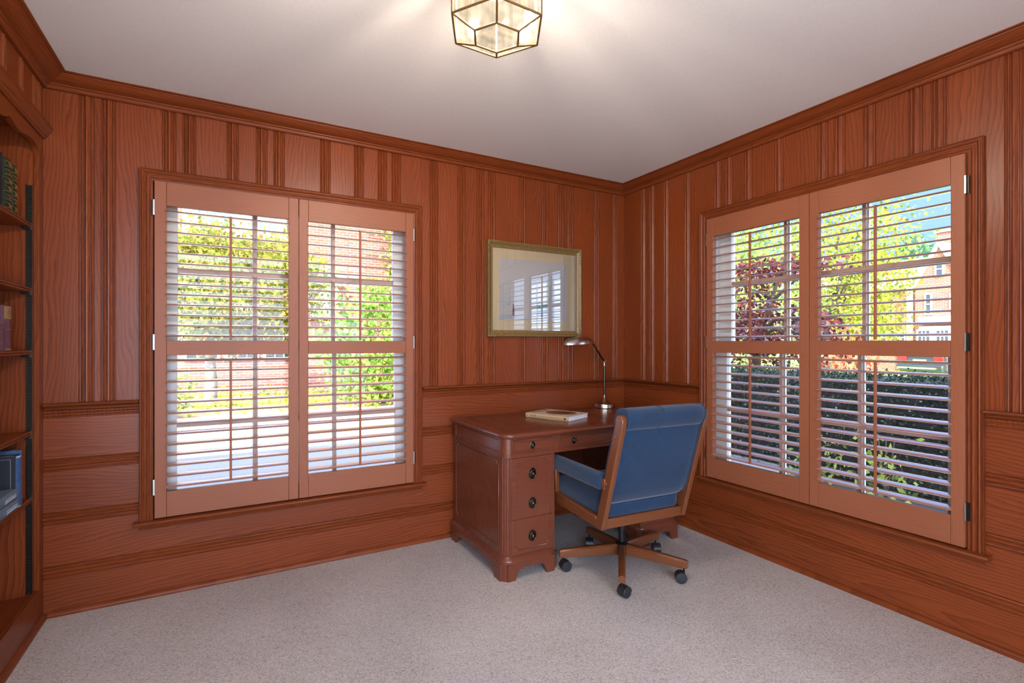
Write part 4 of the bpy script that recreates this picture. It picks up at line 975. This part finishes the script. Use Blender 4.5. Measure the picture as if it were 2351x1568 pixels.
mb = MB().mat('bark_dark'); mb.tube([(6.9, 2.1, GZ), (6.9, 2.1, .8)], .04, 7); mb.build('stems', t)
tg = 'golden trees across the lawn'
tree('autumn_tree', 'broad golden tree across the lawn, right behind the plum maple', (10.2, 6.2, GZ), (10.2, 6.1, 2.65), (1.5, 1.85, 1.85), 'leaf_lime', 6500, .11, .13, fork=1.4, clumps=50, spread=.2, group=tg)
tree('autumn_tree', 'tallest golden tree across the lawn, under blue sky', (14.2, 6.3, GZ), (14.2, 6.0, 3.7), (1.6, 1.85, 2.4), 'leaf_gold', 7500, .125, .17, bark='bark_dark', fork=1.8, clumps=55, spread=.2, group=tg)
tree('autumn_tree', 'golden tree in front of the far brick house', (18.5, 7.3, GZ), (18.5, 6.9, 3.0), (1.2, 1.25, 1.7), 'leaf_gold', 3800, .14, .12, bark='bark_dark', fork=1.5, clumps=34, spread=.2, group=tg)
for x, y, z, r, h, lab in ((36, 12.6, 7.0, 1.4, 2.6, 'green conifer behind the far house, left of its chimney'), (42., 11.2, 8.1, 1.45, 2.6, 'green conifer behind the chimney of the far house')):
    tree('conifer', lab, (x, y, GZ), (x, y, z - 1.6), (r, r, h), 'leaf_pine', 1500, .34, .2, bark='bark_dark', fork=3., clumps=40, spread=.2, group='conifers behind the far house')
tree('autumn_tree', 'pale golden tree far left behind the plum maple', (24., 17.2, GZ), (24., 17.0, 4.2), (2.6, 3.0, 3.6), 'leaf_lime', 4500, .22, .2, fork=2., clumps=50, spread=.2, group=tg)
# ------------------------------------------------------------------ brick house past the driveway
hn = thing('brick_house', 'red brick house with white trimmed windows across the driveway', 'house', (0., 13., GZ))
mb = MB().mat('brick'); mb.box(-9., 8., 13.0, 13.3, GZ, 8.4, 2); mb.build('wall', hn, smooth=0)
mb = MB().mat('roof_slate'); mb.prism([(12.7, 8.4), (13.6, 8.4), (16., 10.), (15.8, 10.1)], 'yz', -9.2, 8.2, axis=0); mb.build('roof', hn, smooth=0)
mb = MB().mat('white_paint'); mb.box(-3.75, -1.22, 12.86, 13.0, 4.15, 7.2, 0); mb.build('bay_panel', hn, smooth=0)
def hwin(parent, x0, x1, z0, z1, yf, nx, nz, pane='pane_sky'):
    mb = MB().mat('white_paint'); f = .07
    mb.box(x0, x0 + f, yf - .06, yf, z0, z1); mb.box(x1 - f, x1, yf - .06, yf, z0, z1); mb.box(x0 + f, x1 - f, yf - .06, yf, z0, z0 + f); mb.box(x0 + f, x1 - f, yf - .06, yf, z1 - f, z1)
    for k in range(1, nx): x = x0 + f + (x1 - x0 - 2 * f) * k / nx; mb.box(x - .012, x + .012, yf - .045, yf - .01, z0 + f, z1 - f)
    for k in range(1, nz): z = z0 + f + (z1 - z0 - 2 * f) * k / nz; mb.box(x0 + f, x1 - f, yf - .045, yf - .01, z - .012, z + .012)
    w_ = mb.build('window', parent, smooth=0); mb = MB().mat(pane); mb.box(x0 + .02, x1 - .02, yf - .02, yf - .002, z0 + .02, z1 - .02); mb.build('pane', w_, smooth=0)
hwin(hn, -2.22, -1.40, 4.25, 6.2, 12.86, 3, 5); hwin(hn, -3.45, -2.45, 4.25, 6.2, 12.86, 3, 5)
for x in (-3.3, -2.35, -1.4): hwin(hn, x - .42, x + .42, .75, 2.2, 13.0, 3, 4, 'pane_dark')
mb = MB().mat('roof_slate'); mb.box(-4.02, -3.62, 12.94, 13.0, 1.15, 1.95)
for k in range(8): mb.box(-4.0, -3.64, 12.90, 12.95, 1.20 + k * .09, 1.25 + k * .09)
mb.build('vent_louvre', hn, smooth=0)
mb = MB().mat('roof_slate'); mb.prism([(-1.3, 4.05), (.36, 3.02), (-1.3, 3.02)], 'xz', 11.9, 13.0, axis=1); mb.build('porch_roof', hn, smooth=0)
mb = MB().mat('white_paint'); mb.box(-1.3, .30, 11.85, 12.98, 2.93, 3.02)
for k in range(12): mb.box(-1.25 + k * .13, -1.19 + k * .13, 11.87, 11.95, 2.86, 2.93)
mb.build('porch_eave', hn, smooth=0)
mb = MB().mat('white_paint'); mb.box(-.75, .10, 12.3, 12.98, 2.0, 2.86); mb.build('porch_wall', hn, smooth=0)
# ------------------------------------------------------------------ brick house across the lawn
hf = thing('brick_house', 'brick house with chimney and steep white trimmed gable across the lawn', 'house', (27., 6., GZ))
mb = MB().mat('brick'); mb.box(26.0, 26.3, 2.0, 8.62, GZ, 4.0, 2); mb.prism([(8.62, 4.0), (7.68, 5.85), (6.74, 4.0)], 'yz', 26., 26.3, axis=2); mb.box(26.6, 26.9, 8.62, 14.5, GZ, 4.0, 2); mb.build('wall', hf, smooth=0)
mb = MB().mat('white_paint'); 
for s in (-1, 1): mb.prism([(7.68, 5.98), (7.68, 5.72), (7.68 + s * .93, 3.9), (7.68 + s * 1.08, 3.9)], 'yz', 25.85, 26.05, axis=1)
mb.build('bargeboard', hf, smooth=0)
mb = MB().mat('roof_slate'); mb.prism([(26.25, 4.05), (29.5, 5.75), (29.5, 5.6), (26.3, 3.9)], 'xz', 7.0, 14.8, axis=1); mb.prism([(7.68, 5.95), (8.75, 3.85), (6.6, 3.85)], 'yz', 26.3, 29., axis=0); mb.build('roof', hf, smooth=0)
mb = MB().mat('brick'); mb.box(28.2, 28.9, 7.75, 8.62, 4.6, 6.75, 2); mb.mat('roof_slate').box(28.1, 29.0, 7.67, 8.70, 6.72, 6.82); mb.build('chimney', hf, smooth=0)
mb = MB().mat('white_paint'); mb.box(25.85, 26.0, 8.72, 8.92, GZ, 4.0); mb.build('downpipe', hf, smooth=0)
mb = MB().mat('white_paint'); mb.box(25.6, 26.0, 4.0, 8.35, 2.15, 2.45, 1); mb.box(25.7, 26.0, 4.0, 8.35, GZ, 2.0, 1); mb.build('garage_front', hf, smooth=0)
def hwin2(parent, y0, y1, z0, z1, xf, ny, nz):
    mb = MB().mat('white_paint'); f = .06
    mb.box(xf - .06, xf, y0, y0 + f, z0, z1); mb.box(xf - .06, xf, y1 - f, y1, z0, z1); mb.box(xf - .06, xf, y0 + f, y1 - f, z0, z0 + f); mb.box(xf - .06, xf, y0 + f, y1 - f, z1 - f, z1)
    for k in range(1, ny): y = y0 + f + (y1 - y0 - 2 * f) * k / ny; mb.box(xf - .05, xf - .01, y - .02, y + .02, z0 + f, z1 - f)
    for k in range(1, nz): z = z0 + f + (z1 - z0 - 2 * f) * k / nz; mb.box(xf - .05, xf - .01, y0 + f, y1 - f, z - .02, z + .02)
    w_ = mb.build('window', parent, smooth=0); mb = MB().mat('pane_dark'); mb.box(xf - .02, xf - .002, y0 + .02, y1 - .02, z0 + .02, z1 - .02); mb.build('pane', w_, smooth=0)
for y in (8.15, 7.45, 6.75): hwin2(hf, y - .28, y + .28, 1.25, 1.85, 25.7, 3, 2)
hwin2(hf, 7.95, 8.25, 2.55, 3.55, 26.0, 1, 2); hwin2(hf, 6.95, 7.3, 2.7, 3.5, 26.0, 1, 2); hwin2(hf, 7.5, 7.85, 4.3, 5.0, 26.0, 1, 2)
for y in (9.6, 10.4, 11.2): hwin2(hf, y - .34, y + .34, 1.15, 1.85, 26.6, 3, 2)
# ------------------------------------------------------------------ parked car, tail towards the house
car = thing('car', 'dark parked car with red tail lights on the far side of the hedge', 'car', (22.4, 6.0, GZ))
ca_, sa_ = math.cos(-.25), math.sin(-.25)
TC = Matrix.Translation((20.4, 6.2, GZ - .05)) @ Matrix.Rotation(-.25, 4, 'Z')
def cpart(nm, fn, parent=None, **kw):
    mb = MB(); mb.T = TC; fn(mb); return mb.build(nm, parent or car, **kw)
side = [(0., .42), (.02, .95), (.10, 1.0), (.55, 1.08), (1.05, 1.46), (2.3, 1.48), (3.1, 1.02), (4.2, .88), (4.35, .70), (4.35, .32), (0.1, .30)]
def body(mb):
    mb.mat('car_paint'); rings = []
    for y, k in ((-.92, .86), (-.86, .96), (-.70, 1.), (0, 1.01), (.70, 1.), (.86, .96), (.92, .86)):
        rings.append([(2.15 + (x - 2.15) * (.985 if abs(y) > .9 else 1.), y * (1. if z < 1.05 else .86), .38 + (z - .38) * k) for x, z in side])
    mb.loft(rings, axis=1)
bd = cpart('body', body, smooth=35)
cpart('rear_window', lambda m: m.mat('pane_dark').add([(.58, -.62, 1.10), (.58, .62, 1.10), (1.0, .56, 1.44), (1.0, -.56, 1.44)], [(0, 1, 2, 3)]), smooth=0, recalc=False)
cpart('bumper', lambda m: m.mat('car_paint').box(-.10, .15, -.85, .85, .36, .58, 1), bevel=.03)
cpart('chrome_strip', lambda m: (m.mat('chrome').box(-.105, -.08, -.80, .80, .44, .50, 1), m.box(-.03, .02, -.5, .5, .92, .95, 1)), smooth=0)
for s in (-1, 1): cpart('tail_light', lambda m: m.mat('car_red').box(-.035, .10, min(s * .50, s * .84), max(s * .50, s * .84), .74, .90, 1), bevel=.015)
cpart('number_plate', lambda m: m.mat('car_plate').box(-.035, -.01, -.24, .24, .66, .80, 1), smooth=0)
for x in (.75, 3.4):
    for s in (-1, 1): cpart('wheel', lambda m: (m.mat('rubber').lathe([(0, -.09), (.29, -.09), (.31, -.05), (.31, .05), (.29, .09), (0, .09)], (x, s * .78, .312), 28, 'y'), m.mat('chrome').lathe([(0, -.1), (.19, -.1), (.19, .1), (0, .1)], (x, s * .78, .312), 20, 'y')))
# ------------------------------------------------------------------ light: sun, sky, portals for the openings
sun = bpy.data.lights.new('sun', 'SUN'); so = bpy.data.objects.new('sun', sun); C.objects.link(so)
sun.energy = 8.5; sun.angle = math.radians(.6); sun.color = (1., .95, .86)
sd = Vector((-.54, -.58, .66)).normalized(); so.rotation_euler = sd.to_track_quat('Z', 'Y').to_euler()
wd = bpy.data.worlds.new('sky'); bpy.context.scene.world = wd; wd.use_nodes = True
class W_(G):
    def __init__(s): s.t = wd.node_tree; s.n = s.t.nodes; s.l = s.t.links; s.n.clear()
g = W_(); d = g.n.new('ShaderNodeTexCoord').outputs['Generated']; sp = g.nd('ShaderNodeSeparateXYZ', {0: d})
zz = g.math('MAXIMUM', sp.outputs[2], 0.)
blue = g.ramp(g.math('POWER', zz, .6), [(0., (.62, .82, 1.25)), (.30, (.23, .42, 1.05)), (1., (.10, .22, .75))])
sv = g.nd('ShaderNodeVectorMath', {0: d, 1: tuple(sd)}, operation='DOT_PRODUCT').outputs['Value']
# bright milky haze on the sun's side of the sky, clear blue away from it
hz = g.math('POWER', g.math('MAXIMUM', g.math('MULTIPLY_ADD', sv, .5, .5), 0.), 3.)
sky = g.mix(1., g.mix(1., blue, (1., 1., 1.), 'MULTIPLY'), g.mix(hz, (0., 0., 0.), (5.4, 6.2, 7.4)), 'ADD')
bg = g.nd('ShaderNodeBackground', {0: sky, 1: 1.}); ow = g.n.new('ShaderNodeOutputWorld'); g.l.new(bg.outputs[0], ow.inputs[0])
def portal(loc, rot, sx, sy):
    l = bpy.data.lights.new('sky_portal', 'AREA'); o = bpy.data.objects.new('sky_portal', l); C.objects.link(o)
    l.shape = 'RECTANGLE'; l.size = sx; l.size_y = sy; l.cycles.is_portal = True; o.location = loc; o.rotation_euler = rot
portal((-2.36, .21, 1.2), (-PI / 2, 0, 0), 1.34, 1.66)
portal((.21, -1.45, 1.2), (-PI / 2, 0, -PI / 2), 1.34, 1.66)
portal((-2.42, YE + .01, 1.25), (PI / 2, 0, 0), 2.72, 2.4)
# ------------------------------------------------------------------ view
sc = bpy.context.scene
sc.view_settings.view_transform = 'Standard'; sc.view_settings.look = 'None'; sc.view_settings.gamma = 1.; sc.view_settings.exposure = .95; sc.view_settings.use_curve_mapping = False
cy = sc.cycles; cy.use_denoising = True; cy.max_bounces = 9; cy.diffuse_bounces = 5; cy.glossy_bounces = 4; cy.transparent_max_bounces = 16; cy.transmission_bounces = 6
cy.caustics_reflective = False; cy.caustics_refractive = False; cy.sample_clamp_indirect = 8.; cy.use_light_tree = True
